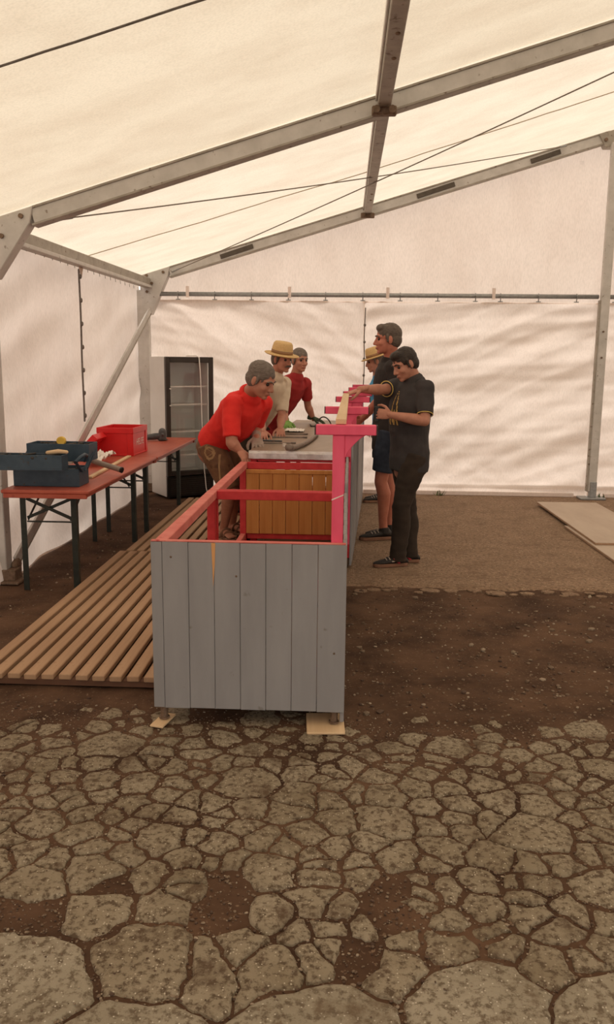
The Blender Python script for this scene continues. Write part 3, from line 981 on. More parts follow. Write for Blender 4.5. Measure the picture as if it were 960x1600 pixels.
u1, _ = counter_unit((-0.003, 3.505, 0), 0.0, 1.44, 0.822, 0.85, 'nearest counter unit, open on top, with grey boards across its front end', True, (0.012,), 0.846, False, 'palered', 'rawwood')
post1 = [c for c in bpy.data.objects if c.parent == u1 and c.name.startswith('sign_post')][0]
MB().prism([(-0.0515, 0.0105, 1.035), (-0.0005, 0.0105, 1.058), (-0.0005, 0.0105, 1.063), (-0.0515, 0.0105, 1.041)], (0, 0.0008, 0)).build('white_mark', M['print'], post1)
counter_unit((0.0, 4.962, 0), -0.006, 1.44, 0.822, 0.85, 'second counter unit, open on top, with pine boards closing its far end', False, (0.0,), 0.90, True, 'palered', 'palered', True)
ux = [(0.046, 6.43), (0.098, 7.62), (0.150, 8.81)]
lbs = ['third counter unit, first one carrying the brown worktop', 'fourth counter unit, under the middle of the brown worktop', 'last counter unit, at the far end by the back curtain']
for k, (x, y) in enumerate(ux):
    counter_unit((x, y, 0), -0.044, 1.175, 0.79, 0.90, lbs[k], False, (0.0,) if k < 2 else (0.0, 1.10), 0.985, False, 'red', 'red')
t = thing('worktop', 'long brown grey worktop with pale metal front edge on the far counter', 'worktop', (0.046, 6.43, 0.90), -0.044)
MB().box(-0.80, -0.056, -0.015, 3.55, 0.001, 0.03).build('top_panel', M['worktop'], t, None, 0.003)
mb = MB()
nn = 40
vs = []
for i in range(nn + 1):
    x = -0.80 + 0.744 * i / nn
    for z, yy in ((0.0310, 0.012), (0.0312, -0.014), (0.012, -0.019), (-0.030, -0.019)):
        vs.append((x, yy + 0.004 * N(x * 14, z * 60) * (yy < 0), z + 0.002 * N(x * 18, yy * 9, 4) * (yy <= 0.0 and z < 0.03)))
fs = [(i * 4 + j, (i + 1) * 4 + j, (i + 1) * 4 + j + 1, i * 4 + j + 1) for i in range(nn) for j in range(3)]
mb.add(vs, fs)
edge = mb.build('metal_front_edge', M['sheet'], t)
sm = edge.modifiers.new('thickness', 'SOLIDIFY')
sm.thickness = 0.0015
# plank lying over the crossbars
t = thing('pine_plank', 'pale pine plank lying lengthwise on top of the first crossbars', 'plank', (-0.02, 3.57, 1.359))
MB().beam((0.0, -0.03, 0.012), (0.018, 2.95, 0.012), 0.045, 0.022).build('board', M['shim'], t, None, 0.002)
# wooden blocks under the feet
b = MB().box(-0.085, 0.085, -0.10, 0.10, 0, 0.012).build('wooden_shim', M['shim'], None, None, 0.003)
b.location = (-0.068, 3.535, 0.003)
b.rotation_euler = (0.02, 0, 0.06)
tag(b, 'larger square wooden shim under the right foot of the nearest counter unit', 'wood block')
b = MB().box(-0.032, 0.032, -0.07, 0.07, 0, 0.011).build('wooden_shim', M['shim'], None, None, 0.003)
b.location = (-0.805, 3.52, 0.003)
b.rotation_euler = (0.02, 0, -0.25)
tag(b, 'narrow wooden shim under the left foot of the nearest counter unit', 'wood block')

# ---- things on the worktop (top at z = 0.93)
ZT = 0.9325
pipe = MB().tube([(-0.435, 6.40, ZT + 0.027), (-0.40, 6.52, ZT + 0.022), (-0.345, 6.80, ZT + 0.019), (-0.30, 7.2, ZT + 0.018), (-0.275, 7.6, ZT + 0.018), (-0.27, 7.95, ZT + 0.018)], [0.022, 0.020, 0.017, 0.016, 0.016, 0.016], 12, False)
t = thing('bent_pipe', 'bent grey brown hose lying along the worktop', 'hose', (-0.435, 6.40, ZT))
pipe.build('tube', M['greytube'], t, (-0.435, 6.40, ZT), smooth=True)
MB().tube([(-0.442, 6.375, ZT + 0.034), (-0.425, 6.43, ZT + 0.032)], 0.026, 12, False).build('end_collar', M['greytube'], t, (-0.435, 6.40, ZT), smooth=True)
def spanner(loc, rz, ln, label):
    t = thing('spanner', label, 'tool', loc, rz)
    MB().beam((-ln / 2, 0, 0.006), (ln / 2, 0, 0.006), 0.018, 0.009).build('shaft', M['iron'], t, None, 0.003)
    for s in (-1, 1):
        mb = MB()
        for q in (0.5, -0.5):
            mb.beam((s * ln / 2, q * 0.018, 0.007), (s * (ln / 2 + 0.04), q * 0.036, 0.007), 0.013, 0.011)
        mb.build('jaw', M['iron'], t, None, 0.002)
    return t
spanner((-0.58, 7.02, ZT), 0.12, 0.24, 'nearest of the steel spanners lying across the worktop')
spanner((-0.52, 7.58, ZT), 0.03, 0.26, 'long steel spanner in the middle of the worktop row of tools')
spanner((-0.50, 7.93, ZT), -0.02, 0.20, 'steel spanner nearest the white paper on the worktop')
t = thing('pliers', 'dark pliers lying crossed over the nearest spanner on the worktop', 'tool', (-0.62, 7.14, ZT), -0.25)
MB().tube([(-0.1, 0.014, 0.012), (-0.02, 0.012, 0.012), (0.02, -0.005, 0.012), (0.07, -0.004, 0.012)], 0.008, 8).build('handle', M['tool'], t, smooth=True)
MB().tube([(-0.1, -0.016, 0.012), (-0.02, -0.012, 0.012), (0.02, 0.005, 0.012), (0.07, 0.006, 0.012)], 0.008, 8).build('handle', M['tool'], t, smooth=True)
MB().ball((0, 0, 0.014), (0.016, 0.016, 0.009), None, 10, 6).build('pivot', M['iron'], t, smooth=True)
def crumple(sx, sy, sz, seed, nu=14):
    def fn(u, v):
        a, b = u - 0.5, v - 0.5
        return (sx * a, sy * b, sz * (0.28 + 0.5 * abs(N(u * 3.1, v * 3.1, seed)) + 0.35 * abs(N(u * 7, v * 7, seed + 1))))
    return grid(nu, nu, fn)
p = crumple(0.19, 0.30, 0.03, 3).build('paper_sheet', M['paper'])
p.location = (-0.51, 8.33, ZT + 0.001)
s_ = p.modifiers.new('thickness', 'SOLIDIFY')
s_.thickness = 0.001
tag(p, 'crumpled white paper lying on the worktop between the tools and gloves', 'paper')
t = thing('black_cable', 'loop of black cable standing up on the far worktop beside the plank', 'cable', (-0.23, 8.9, ZT))
pts = []
for k in range(17):
    a = PI * k / 16
    pts.append((-0.075 * math.cos(a), 0.10 * math.sin(a * 2), 0.008 + 0.10 * math.sin(a)))
MB().tube(pts, 0.007, 8).build('loop', M['black'], t, smooth=True)
MB().tube([(-0.075, 0, 0.008), (-0.14, 0.02, 0.008), (-0.16, 0.25, 0.008)], 0.007, 8).build('tail', M['black'], t, smooth=True)
t = thing('screw_box', 'tiny pale screw tub on the worktop in front of the spanners', 'tub', (-0.50, 6.78, ZT))
MB().lathe([(0.0, 0), (0.014, 0), (0.016, 0.02), (0.0, 0.02)], 14).build('tub', M['paper'], t)
MB().lathe([(0.0, 0.0202), (0.017, 0.0202), (0.017, 0.026), (0.0, 0.026)], 14).build('lid', M['print'], t)

# ================================================================== WALKWAY
def walkway(loc, L, n, label, rz=0.0):
    t = thing('slatted_walkway', label, 'duckboard', loc, rz)
    p, w = 0.0865, 0.0615
    b0 = None
    for k in range(n):
        if b0 is None:
            b0 = MB().box(0, w, 0, L, 0.040, 0.070).build('slat', M['slat'], t, None, 0.004)
        else:
            same(b0, (k * p, random.uniform(-0.006, 0.006), random.uniform(-0.001, 0.001)))
    c0 = None
    for y in (0.02, L * 0.33, L * 0.66, L - 0.08):
        if c0 is None:
            c0 = MB().box(0.005, (n - 1) * p + w - 0.005, 0, 0.06, 0.004, 0.0395).build('cross_batten', M['batten'], t, None, 0.003)
            c0.location = (0, y, 0)
        else:
            same(c0, (0, y, 0))
    return t
walkway((-1.845, 3.88, 0), 2.74, 11, 'nearer slatted wooden walkway left of the open counter units')
walkway((-1.80, 6.645, 0), 2.72, 11, 'farther slatted wooden walkway the bending man stands on', -0.004)
walkway((-1.40, 9.39, 0), 0.86, 6, 'last short slatted walkway beside the far end of the counter')

# ================================================================== TABLES
def beer_table(loc, L, W, label, h=0.75):
    t = thing('folding_table', label, 'table', loc)
    MB().box(0, W, 0, L, h - 0.024, h).build('tabletop', M['tabletop'], t, None, 0.006)
    for y in (0.0, L - 0.03):
        MB().box(0.015, W - 0.015, y + 0.004, y + 0.026, h - 0.055, h - 0.0245).build('end_rail', M['tabletop'], t, None, 0.003)
    for x in (0.03, W - 0.055):
        MB().box(x, x + 0.025, 0.035, L - 0.035, h - 0.055, h - 0.0245).build('side_rail', M['tabletop'], t, None, 0.003)
    for y, s in ((0.20, 1), (L - 0.22, -1)):
        xa, xb = 0.070, W - 0.170
        for x in (xa, xb):
            mb = MB()
            mb.box(x - 0.020, x + 0.020, y - 0.003, y + 0.003, 0.0, h - 0.056)
            mb.box(x - 0.020 if x == xa else x + 0.014, x - 0.014 if x == xa else x + 0.020, y + 0.0031, y + 0.036, 0.0, h - 0.056)
            mb.build('leg', M['legs'], t, None, 0.0)
        MB().beam((xa + 0.021, y + 0.012, h - 0.09), (xb - 0.021, y + 0.012, h - 0.23), 0.008, 0.022).build('cross_brace', M['legs'], t)
        MB().beam((xa + 0.021, y + 0.022, h - 0.23), (xb - 0.021, y + 0.022, h - 0.09), 0.008, 0.022).build('cross_brace', M['legs'], t)
        MB().tube([(xa + 0.021, y + 0.015, h - 0.255), (xb - 0.021, y + 0.015, h - 0.255)], 0.006, 8, False).build('spreader', M['legs'], t)
        for x in (xa + 0.03, xb - 0.03):
            MB().beam((x, y + 0.01 * s, h - 0.24), (x, y + 0.34 * s, h - 0.058), 0.018, 0.006, (1, 0, 0)).build('folding_stay', M['legs'], t)
    return t
beer_table((-2.315, 5.43, 0), 2.045, 0.60, 'nearer red brown folding table carrying the blue toolbox')
beer_table((-2.31, 7.485, 0), 1.965, 0.60, 'farther red brown folding table carrying the red crate')
ZB = 0.7515
# ---- blue cantilever toolbox
t = thing('toolbox', 'open blue grey metal cantilever toolbox on the nearer table', 'toolbox', (-2.29, 5.60, ZB))
def tray(mb, x0, x1, y0, y1, z0, z1, th=0.006, floor_=True):
    mb.box(x0, x1, y0, y0 + th, z0, z1)
    mb.box(x0, x1, y1 - th, y1, z0, z1)
    mb.box(x0, x0 + th, y0 + th + 0.0002, y1 - th - 0.0002, z0, z1)
    mb.box(x1 - th, x1, y0 + th + 0.0002, y1 - th - 0.0002, z0, z1)
    if floor_:
        mb.box(x0 + th + 0.0002, x1 - th - 0.0002, y0 + th + 0.0002, y1 - th - 0.0002, z0, z0 + th)
    return mb
tray(MB(), 0.0, 0.46, 0.0, 0.22, 0.0, 0.125).build('base_box', M['blue'], t, None, 0.002)
tray(MB(), -0.10, 0.40, -0.16, -0.03, 0.13, 0.235).build('front_tray', M['blue'], t, None, 0.002)
tray(MB(), 0.02, 0.47, 0.21, 0.42, 0.15, 0.275).build('rear_tray', M['blue'], t, None, 0.002)
MB().box(-0.10, 0.40, -0.163, -0.158, 0.135, 0.142).build('tray_rim', M['blue'], t)
for x in (-0.004, 0.464):
    for a, b in (((x, 0.05, 0.10), (x, -0.08, 0.19)), ((x, 0.12, 0.10), (x, 0.30, 0.21)), ((x, 0.17, 0.11), (x, 0.38, 0.22))):
        MB().beam(a, b, 0.004, 0.022, (1, 0, 0)).build('lever', M['blue'], t)
MB().tube([(0.44, 0.0, 0.17), (0.47, 0.02, 0.205), (0.475, 0.10, 0.215), (0.465, 0.18, 0.20), (0.44, 0.2, 0.16)], 0.012, 10).build('carry_handle', M['blue'], t, smooth=True)
cont = MB()
for k in range(26):
    x, y = random.uniform(-0.08, 0.36), random.uniform(-0.145, -0.045)
    cont.tube([(x, y, 0.20 + random.uniform(0, 0.03)), (x + random.uniform(-0.06, 0.08), y + random.uniform(-0.03, 0.03), 0.205 + random.uniform(0, 0.035))], random.uniform(0.005, 0.012), 7)
for k in range(22):
    x, y = random.uniform(0.05, 0.43), random.uniform(0.235, 0.395)
    cont.tube([(x, y, 0.25 + random.uniform(0, 0.02)), (x + random.uniform(-0.05, 0.05), y + random.uniform(-0.02, 0.02), 0.25 + random.uniform(0, 0.03))], random.uniform(0.005, 0.012), 7)
for k in range(18):
    x, y = random.uniform(0.03, 0.42), random.uniform(0.03, 0.19)
    cont.tube([(x, y, 0.10 + random.uniform(0, 0.02)), (x + random.uniform(-0.05, 0.03), y + random.uniform(-0.01, 0.01), 0.10 + random.uniform(0, 0.03))], random.uniform(0.006, 0.014), 7)
tag(cont.build('jumbled_tools', M['darkin'], t, smooth=True), kind='stuff')
o = thing('tape_measure', 'small yellow tape measure in the toolbox tray', 'tape measure', (-2.03, 5.855, ZB + 0.262))
MB().tube([(-0.0, -0.018, 0.03), (0, 0.018, 0.03)], 0.032, 14, False).build('case', M['yellow'], o, None, 0.004)
MB().box(-0.05, -0.03, -0.012, 0.012, 0.0, 0.012).build('hook_end', M['iron'], o)
o = thing('wooden_hammer_handle', 'pale wooden handle sticking out of the toolbox', 'tool', (-1.96, 5.52, ZB + 0.225), 0.15)
MB().tube([(-0.05, 0, 0.02), (0.02, 0, 0.028), (0.075, 0, 0.024)], [0.013, 0.016, 0.012], 10).build('handle', M['shim'], o, smooth=True)
# grey tube across the table, leaning on the toolbox
t = thing('grey_tube', 'grey brown tube resting on the toolbox end and the table edge', 'tube', (-1.72, 6.12, ZB))
p0, p1 = V((-1.70, 6.20, ZB + 0.045)), V((-1.99, 6.30, ZB + 0.11))
MB().tube([p1, p0], 0.021, 14, False).build('barrel', M['greytube'], t, (-1.72, 6.12, ZB), smooth=False)
d = (p0 - p1).normalized()
MB().tube([p0, p0 + d * 0.012], 0.023, 14, False).build('dark_mouth', M['black'], t, (-1.72, 6.12, ZB))  # solid black cap stands in for the shade inside the open end
# battens on the table
b = MB().beam((0, 0, 0.008), (0, 1.40, 0.008), 0.036, 0.016).build('wood_batten', M['shim'], None, None, 0.002)
b.location = (-1.885, 6.02, ZB)
b.rotation_euler = (0, 0, 0.05)
tag(b, 'pale wooden batten lying lengthwise on the nearer table', 'batten')
p = crumple(0.17, 0.45, 0.16, 12).build('crumpled_rag', M['paper'])
p.location = (-2.07, 6.88, ZB + 0.002)
s_ = p.modifiers.new('thickness', 'SOLIDIFY')
s_.thickness = 0.002
tag(p, 'crumpled white rag on the nearer table behind the toolbox', 'rag')
# ---- red crate and tilted tray
def crate(w, d, h, t, ribs=True):
    mb = MB()
    tray(mb, -w / 2, w / 2, -d / 2, d / 2, 0, h, 0.010)
    mb.build('shell', M['crate'], t, None, 0.003)
    rim = MB()
    tray(rim, -w / 2 - 0.007, w / 2 + 0.007, -d / 2 - 0.007, d / 2 + 0.007, h - 0.05, h, 0.006, False)
    rim.build('rim', M['crate'], t, None, 0.002)
    if ribs:
        for sx in (-1, 1):
            for sy in (-1, 1):
                cb = MB()
                cb.box(sx * (w / 2 + 0.0005), sx * (w / 2 + 0.0055), sy * (d / 2 - 0.05), sy * (d / 2 + 0.005), 0.0, h - 0.051) if sx * sy > 0 else cb.box(min(sx * (w / 2 + 0.0005), sx * (w / 2 + 0.0055)), max(sx * (w / 2 + 0.0005), sx * (w / 2 + 0.0055)), min(sy * (d / 2 - 0.05), sy * (d / 2 + 0.005)), max(sy * (d / 2 - 0.05), sy * (d / 2 + 0.005)), 0.0, h - 0.051)
                cb.build('corner_rib', M['crate'], t, None, 0.002)
                cb = MB()
                a, b = sorted((sx * (w / 2 - 0.05), sx * (w / 2)))
                e, f = sorted((sy * (d / 2 + 0.0005), sy * (d / 2 + 0.0055)))
                cb.box(a, b, e, f, 0.0, h - 0.051).build('corner_rib', M['crate'], t, None, 0.002)
        MB().box(-w / 2 - 0.004, w / 2 + 0.004, -d / 2 - 0.004, d / 2 + 0.004, 0.0, 0.016).build('foot_rim', M['crate'], t, None, 0.002)
t = thing('red_crate', 'upright red plastic bottle crate with white lettering on its side', 'crate', (-2.095, 7.735, ZB), -0.05)
crate(0.33, 0.44, 0.255, t)
txt = bpy.data.curves.new('lettering', 'FONT')
txt.body = 'HELFE'
txt.size = 0.085
txt.extrude = 0.0006
txt.align_x = 'CENTER'
txt.align_y = 'CENTER'
tmp = bpy.data.objects.new('lettering_curve', txt)
COL.objects.link(tmp)
dg = bpy.context.evaluated_depsgraph_get()
tm = bpy.data.meshes.new_from_object(tmp.evaluated_get(dg))
bpy.data.objects.remove(tmp)
tm.materials.clear()
tm.materials.append(M['print'])
lo = bpy.data.objects.new('lettering', tm)
COL.objects.link(lo)
lo.parent = t
lo.location = (0.166, 0.0, 0.115)
lo.rotation_euler = (PI / 2, 0, PI / 2)
t = thing('red_tray', 'second red plastic tray tilted up against the left of the crate', 'tray', (-2.383, 7.345, ZB + 0.002), 0.0)
mb = MB()
a = math.radians(47)
ex, ez = V((math.cos(a), 0, math.sin(a))), V((-math.sin(a), 0, math.cos(a)))
def tp(x, y, z):
    return V((0.046, 0, 0)) + ex * x + V((0, y, 0)) + ez * z
for (x0, x1, y0, y1, z0, z1) in ((0, 0.24, -0.15, 0.15, 0, 0.008), (0, 0.24, -0.15, -0.142, 0.0082, 0.06), (0, 0.24, 0.142, 0.15, 0.0082, 0.06), (0, 0.008, -0.1418, 0.1418, 0.0082, 0.06), (0.232, 0.24, -0.1418, 0.1418, 0.0082, 0.06)):
    q = [tp(x, y, z) for z in (z0, z1) for x, y in ((x0, y0), (x1, y0), (x1, y1), (x0, y1))]
    mb.add(q, [(0, 3, 2, 1), (4, 5, 6, 7), (0, 1, 5, 4), (1, 2, 6, 5), (2, 3, 7, 6), (3, 0, 4, 7)])
mb.build('shell', M['crate'], t, None, 0.002)
mb = MB()
for y in (-0.08, 0.0, 0.08):
    q = [tp(x, yy, z) for z in (-0.006, -0.0005) for x, yy in ((0.02, y - 0.006), (0.22, y - 0.006), (0.22, y + 0.006), (0.02, y + 0.006))]
    mb.add(q, [(0, 3, 2, 1), (4, 5, 6, 7), (0, 1, 5, 4), (1, 2, 6, 5), (2, 3, 7, 6), (3, 0, 4, 7)])
mb.build('bottom_ribs', M['crate'], t)
# ---- angle grinder
t = thing('angle_grinder', 'dark grey hand power tool lying on the far end of the farther table', 'power tool', (-2.06, 9.02, ZB), 0.12)
MB().tube([(-0.20, 0, 0.035), (-0.12, 0, 0.034), (-0.03, 0, 0.045), (0.03, 0, 0.05)], [0.026, 0.030, 0.036, 0.034], 14).build('body', M['tool'], t, smooth=True)
MB().tube([(0.055, 0.0, 0.022), (0.055, 0.0, 0.098)], [0.046, 0.040], 16).build('gear_head', M['tool'], t, smooth=True)
MB().lathe([(0.0, 0.0), (0.055, 0.0), (0.06, 0.005), (0.0, 0.008)], 24, Matrix.Translation((0.06, 0, 0.008))).build('disc', M['iron'], t)
MB().tube([(0.06, -0.03, 0.06), (0.07, -0.11, 0.075)], [0.013, 0.016], 10).build('side_handle', M['tool'], t, smooth=True)

# ================================================================== FRIDGE
FX, FY, FRZ = -2.085, 9.60, math.radians(34)
t = thing('glass_door_fridge', 'tall white bottle fridge with black framed glass door by the left wall', 'fridge', (FX, FY, 0.004), FRZ)
W_, D_, H_ = 0.60, 0.50, 1.655
cz = 0.27
mb = MB()
mb.box(0, 0.03, 0.03, D_, 0.02, H_)
mb.box(W_ - 0.03, W_, 0.03, D_, 0.02, H_)
mb.box(0.0302, W_ - 0.0302, D_ - 0.03, D_, 0.02, H_)
mb.box(0.0302, W_ - 0.0302, 0.03, D_ - 0.0302, H_ - 0.03, H_)
mb.box(0.0302, W_ - 0.0302, 0.03, D_ - 0.0302, cz, cz + 0.03)
mb.build('cabinet', M['white'], t, None, 0.004)
mb = MB()
mb.box(0.031, 0.036, 0.034, D_ - 0.032, cz + 0.032, H_ - 0.032)
mb.box(W_ - 0.036, W_ - 0.031, 0.034, D_ - 0.032, cz + 0.032, H_ - 0.032)
mb.box(0.0365, W_ - 0.0365, D_ - 0.037, D_ - 0.032, cz + 0.032, H_ - 0.032)
mb.build('lining', M['inner'], t)
MB().box(0.002, W_ - 0.002, 0.0, 0.0295, 0.02, cz - 0.012).build('motor_grille', M['black'], t, None, 0.004)
gm = MB()
for k in range(8):
    gm.box(0.05, W_ - 0.05, -0.004, 0.0, 0.05 + 0.024 * k, 0.062 + 0.024 * k)
tag(gm.build('grille_louvres', M['blackbrown'], t), kind='stuff')
dr = MB()
f = 0.055
dr.box(0.0, f, -0.02, 0.0295, cz, H_)
dr.box(W_ - f, W_, -0.02, 0.0295, cz, H_)
dr.box(f + 0.0002, W_ - f - 0.0002, -0.02, 0.0295, H_ - 0.065, H_)
dr.box(f + 0.0002, W_ - f - 0.0002, -0.02, 0.0295, cz, cz + 0.06)
door = dr.build('door', M['blackbrown'], t, None, 0.005)
MB().box(f + 0.001, W_ - f - 0.001, 0.0, 0.006, cz + 0.061, H_ - 0.066).build('pane', M['glass'], door)
MB().box(W_ - f - 0.014, W_ - f - 0.001, -0.001, 0.0, cz + 0.061, H_ - 0.066).build('door_seal', M['inner'], door)
MB().ball((0.44, -0.0215, 0.52), (0.011, 0.003, 0.011), None, 10, 5).build('lock', M['black'], door)
for z in (0.50, 0.78, 1.095, 1.305):
    sh = MB()
    sh.box(0.045, W_ - 0.06, 0.042, 0.056, z, z + 0.017)
    sh.box(0.045, W_ - 0.06, D_ - 0.06, D_ - 0.05, z, z + 0.012)
    for k in range(12):
        x = 0.06 + k * 0.04
        sh.tube([(x, 0.05, z + 0.010), (x, D_ - 0.055, z + 0.010)], 0.003, 5, False)
    sh.build('wire_shelf', M['wire'], t)
MB().box(0.058, 0.068, 0.036, 0.046, 1.07, 1.32).build('shelf_rail', M['wire'], t)
for z in (1.09, 1.285):
    MB().box(0.040, 0.060, -0.028, -0.0205, z, z + 0.012).build('door_clip', M['wire'], door)
mb = MB()
for x, y in ((0.05, 0.06), (W_ - 0.05, 0.06), (0.05, D_ - 0.06), (W_ - 0.05, D_ - 0.06)):
    mb.tube([(x, y, 0.0), (x, y, 0.02)], 0.018, 8, False)
mb.build('levelling_feet', M['black'], t)
# white cord hanging in front of the fridge
t = thing('white_cord', 'thin white cord hanging down in front of the fridge door', 'cord', (-1.72, 9.62, 0))
def fr(x, y, z):
    c, s = math.cos(FRZ), math.sin(FRZ)
    return V((FX + x * c - y * s, FY + x * s + y * c, z))
pts = [fr(0.40, 0.30, 1.672), fr(0.405, 0.05, 1.672), fr(0.41, -0.035, 1.655), fr(0.42, -0.04, 1.5), fr(0.432, -0.036, 1.2), fr(0.436, -0.036, 0.9), fr(0.446, -0.038, 0.6), fr(0.455, -0.045, 0.35), fr(0.47, -0.06, 0.12), fr(0.48, -0.10, 0.012), fr(0.55, -0.2, 0.010)]
MB().tube(pts, 0.0065, 8).build('strand', M['wire'], t, (-1.72, 9.62, 0), smooth=True)
e = pts[-1]
MB().box(e.x - 0.02, e.x + 0.04, e.y - 0.03, e.y + 0.01, 0.006, 0.03).build('plug', M['wire'], t, (-1.72, 9.62, 0), 0.006)

# ================================================================== BOARDS ON THE GROUND
def sheet(x0, y0, w, l, z, rz, label):
    t = thing('plywood_sheet', label, 'board', (x0, y0, z), rz)
    MB().box(0, w, 0, l, 0, 0.018).build('core', M['plyedge'], t, None, 0.002)
    MB().box(0.001, w - 0.001, 0.001, l - 0.001, 0.0182, 0.021).build('face', M['plywood'], t)
sheet(2.245, 6.55, 0.80, 1.75, 0.007, 0.02, 'lower grey plywood sheet, lying on the ground under the other one')
sheet(2.255, 7.40, 0.68, 2.22, 0.029, 0.012, 'upper grey plywood sheet, resting on top of the other one near the post')

# ================================================================== PEOPLE
def fuse(mb, name, m, parent, off, voxel, smooth=4, ripple=None, hands=None):
    """union of the overlapping solids as one continuous skin, smoothed, optional cloth ripples"""
    o = mb.build('tmp_fuse', m)
    r = o.modifiers.new('r', 'REMESH')
    r.mode = 'VOXEL'
    r.voxel_size = voxel
    s = o.modifiers.new('s', 'SMOOTH')
    s.factor = 0.5
    s.iterations = smooth
    dg = bpy.context.evaluated_depsgraph_get()
    me = bpy.data.meshes.new_from_object(o.evaluated_get(dg))
    interim = o.data
    bpy.data.objects.remove(o)
    bpy.data.meshes.remove(interim)
    n = len(me.vertices)
    co = np.empty(n * 3, np.float32)
    me.vertices.foreach_get('co', co)
    co = co.reshape(-1, 3)
    if ripple:
        nr = np.empty(n * 3, np.float32)
        me.vertex_normals.foreach_get('vector', nr)
        nr = nr.reshape(-1, 3)
        d = np.array([ripple(V(p)) for p in co.tolist()], np.float32)
        co = co + nr * d[:, None]
    co = co - np.array(off, np.float32)
    me.vertices.foreach_set('co', co.ravel())
    if hands:
        bm = bmesh.new()
        bm.from_mesh(me)
        for h in hands:
            bm.from_mesh(h)
        bm.to_mesh(me)
        bm.free()
    me.polygons.foreach_set('use_smooth', [True] * len(me.polygons))
    me.materials.clear()
    me.materials.append(m)
    me.name = name
    o = bpy.data.objects.new(name, me)
    COL.objects.link(o)
    o.parent = parent
    return o

def unit(v):
    return V(v).normalized()

def hand_solids(mb, w, d, nrm, side, s, curl=0.4, thumb=0.5, spread=0.10, fat=1.0):
    """palm, four fingers of their own length, thumb off the side of the palm. nrm = back of the hand, side*lat = thumb side"""
    d = unit(d)
    nrm = unit(V(nrm) - d * V(nrm).dot(d))
    lat = nrm.cross(d) * side
    mb.loft([(w - d * 0.035 * s, lat * 0.026 * s * fat, nrm * 0.021 * s * fat), (w, lat * 0.027 * s * fat, nrm * 0.019 * s * fat), (w + d * 0.03 * s, lat * 0.036 * s * fat, nrm * 0.016 * s * fat),
             (w + d * 0.07 * s, lat * 0.041 * s * fat, nrm * 0.014 * s * fat), (w + d * 0.094 * s, lat * 0.040 * s * fat, nrm * 0.011 * s * fat)], 14, True, True)
    for k, (o_, ln) in enumerate(((0.031, 0.072), (0.0105, 0.080), (-0.0105, 0.075), (-0.030, 0.058))):
        p = w + d * (0.090 - 0.006 * (k == 3)) * s + lat * o_ * s * fat
        dd = unit(d + lat * spread * (o_ / 0.03))
        pts = [p - dd * 0.012 * s, p]
        for q, frac in enumerate((0.45, 0.30, 0.25)):
            a = curl * (0.7 + 0.35 * q + 0.07 * k)
            dd = unit(dd * math.cos(a) - nrm * math.sin(a)) if q == 0 else unit(Quaternion(-lat * side if False else lat.cross(V((0, 0, 0))) if False else dd.cross(-nrm if abs(dd.dot(nrm)) < 0.98 else d), a) @ dd)
            p = p + dd * ln * frac * s
            pts.append(p)
        rr = [0.0095, 0.0095, 0.0085, 0.008, 0.007]
        mb.tube(pts, [x * s * fat for x in rr], 8)
    p = w + d * 0.022 * s + lat * 0.026 * s
    t1 = unit(d * 0.62 + lat * 0.72 - nrm * 0.25)
    t2 = unit(d * 0.85 + lat * (0.45 - thumb * 0.3) - nrm * (0.25 + thumb * 0.3))
    t3 = unit(d * 0.95 + lat * (0.1 - thumb * 0.4) - nrm * (0.2 + thumb * 0.4))
    q1 = p + t1 * 0.046 * s
    q2 = q1 + t2 * 0.034 * s
    q3 = q2 + t3 * 0.027 * s
    mb.tube([p - t1 * 0.012, p, q1, q2, q3], [0.014 * s * fat, 0.015 * s * fat, 0.0115 * s * fat, 0.0105 * s * fat, 0.0085 * s * fat], 8)

def shoe(name, ank, fdir, s, root, off, z0, mats, lace=True, stripe=None, low=True):
    f = unit((fdir[0], fdir[1], 0))
    l = V((-f.y, f.x, 0))
    base = V((ank[0], ank[1], z0))
    up_ = V((0, 0, 1))
    def P(a, b, c):
        return base + f * a * s + l * b * s + up_ * c * s
    prof = [(-0.072, 0.030, 0.032, 0.062), (-0.055, 0.036, 0.046, 0.085), (-0.01, 0.038, 0.050, 0.092), (0.035, 0.040, 0.045, 0.080), (0.085, 0.045, 0.036, 0.064), (0.135, 0.046, 0.029, 0.052), (0.180, 0.037, 0.024, 0.042), (0.202, 0.022, 0.021, 0.034)]
    rings = [(P(a, 0, (0.018 + h) / 2), l * w * s, up_ * ((h - 0.018) / 2) * s) for a, w, hh, h in prof]
    mb = MB().loft(rings, 16, True, True)
    mb.tube([P(-0.005, 0, 0.05), P(-0.008, 0, 0.105)], [0.045 * s, 0.043 * s], 14, False)
    o = fuse(mb, name, mats[0], root, off, 0.006, 3)
    # sole
    out = []
    for a, w, hh, h in prof:
        out.append((a, w + 0.004))
    pts = [P(a, w, 0) for a, w in out] + [P(0.212, 0.0, 0)] + [P(a, -w, 0) for a, w in out[::-1]] + [P(-0.082, 0, 0)]
    MB().prism(pts, (0, 0, 0.026 * s)).build('sole', mats[1], o, off, 0.004)
    if lace:
        for a, z in ((0.05, 0.078), (0.075, 0.070), (0.10, 0.062)):
            MB().tube([P(a, -0.030, z - 0.012), P(a + 0.004, -0.012, z + 0.001), P(a + 0.004, 0.012, z + 0.001), P(a, 0.030, z - 0.012)], 0.004 * s, 6).build('lace', mats[2], o, off)
    if stripe:
        for sd in (-1, 1):
            MB().tube([P(-0.03, sd * 0.038, 0.052), P(0.015, sd * 0.0405, 0.05), P(0.06, sd * 0.041, 0.045)], 0.012 * s, 6, True, 0.4, (0, 0, 1)).build('side_patch', mats[2], o, off)
            MB().tube([P(0.0, sd * 0.042, 0.030), P(0.03, sd * 0.044, 0.050), P(0.045, sd * 0.042, 0.066)], 0.006 * s, 6).build('side_stripe', stripe, o, off)
    return o

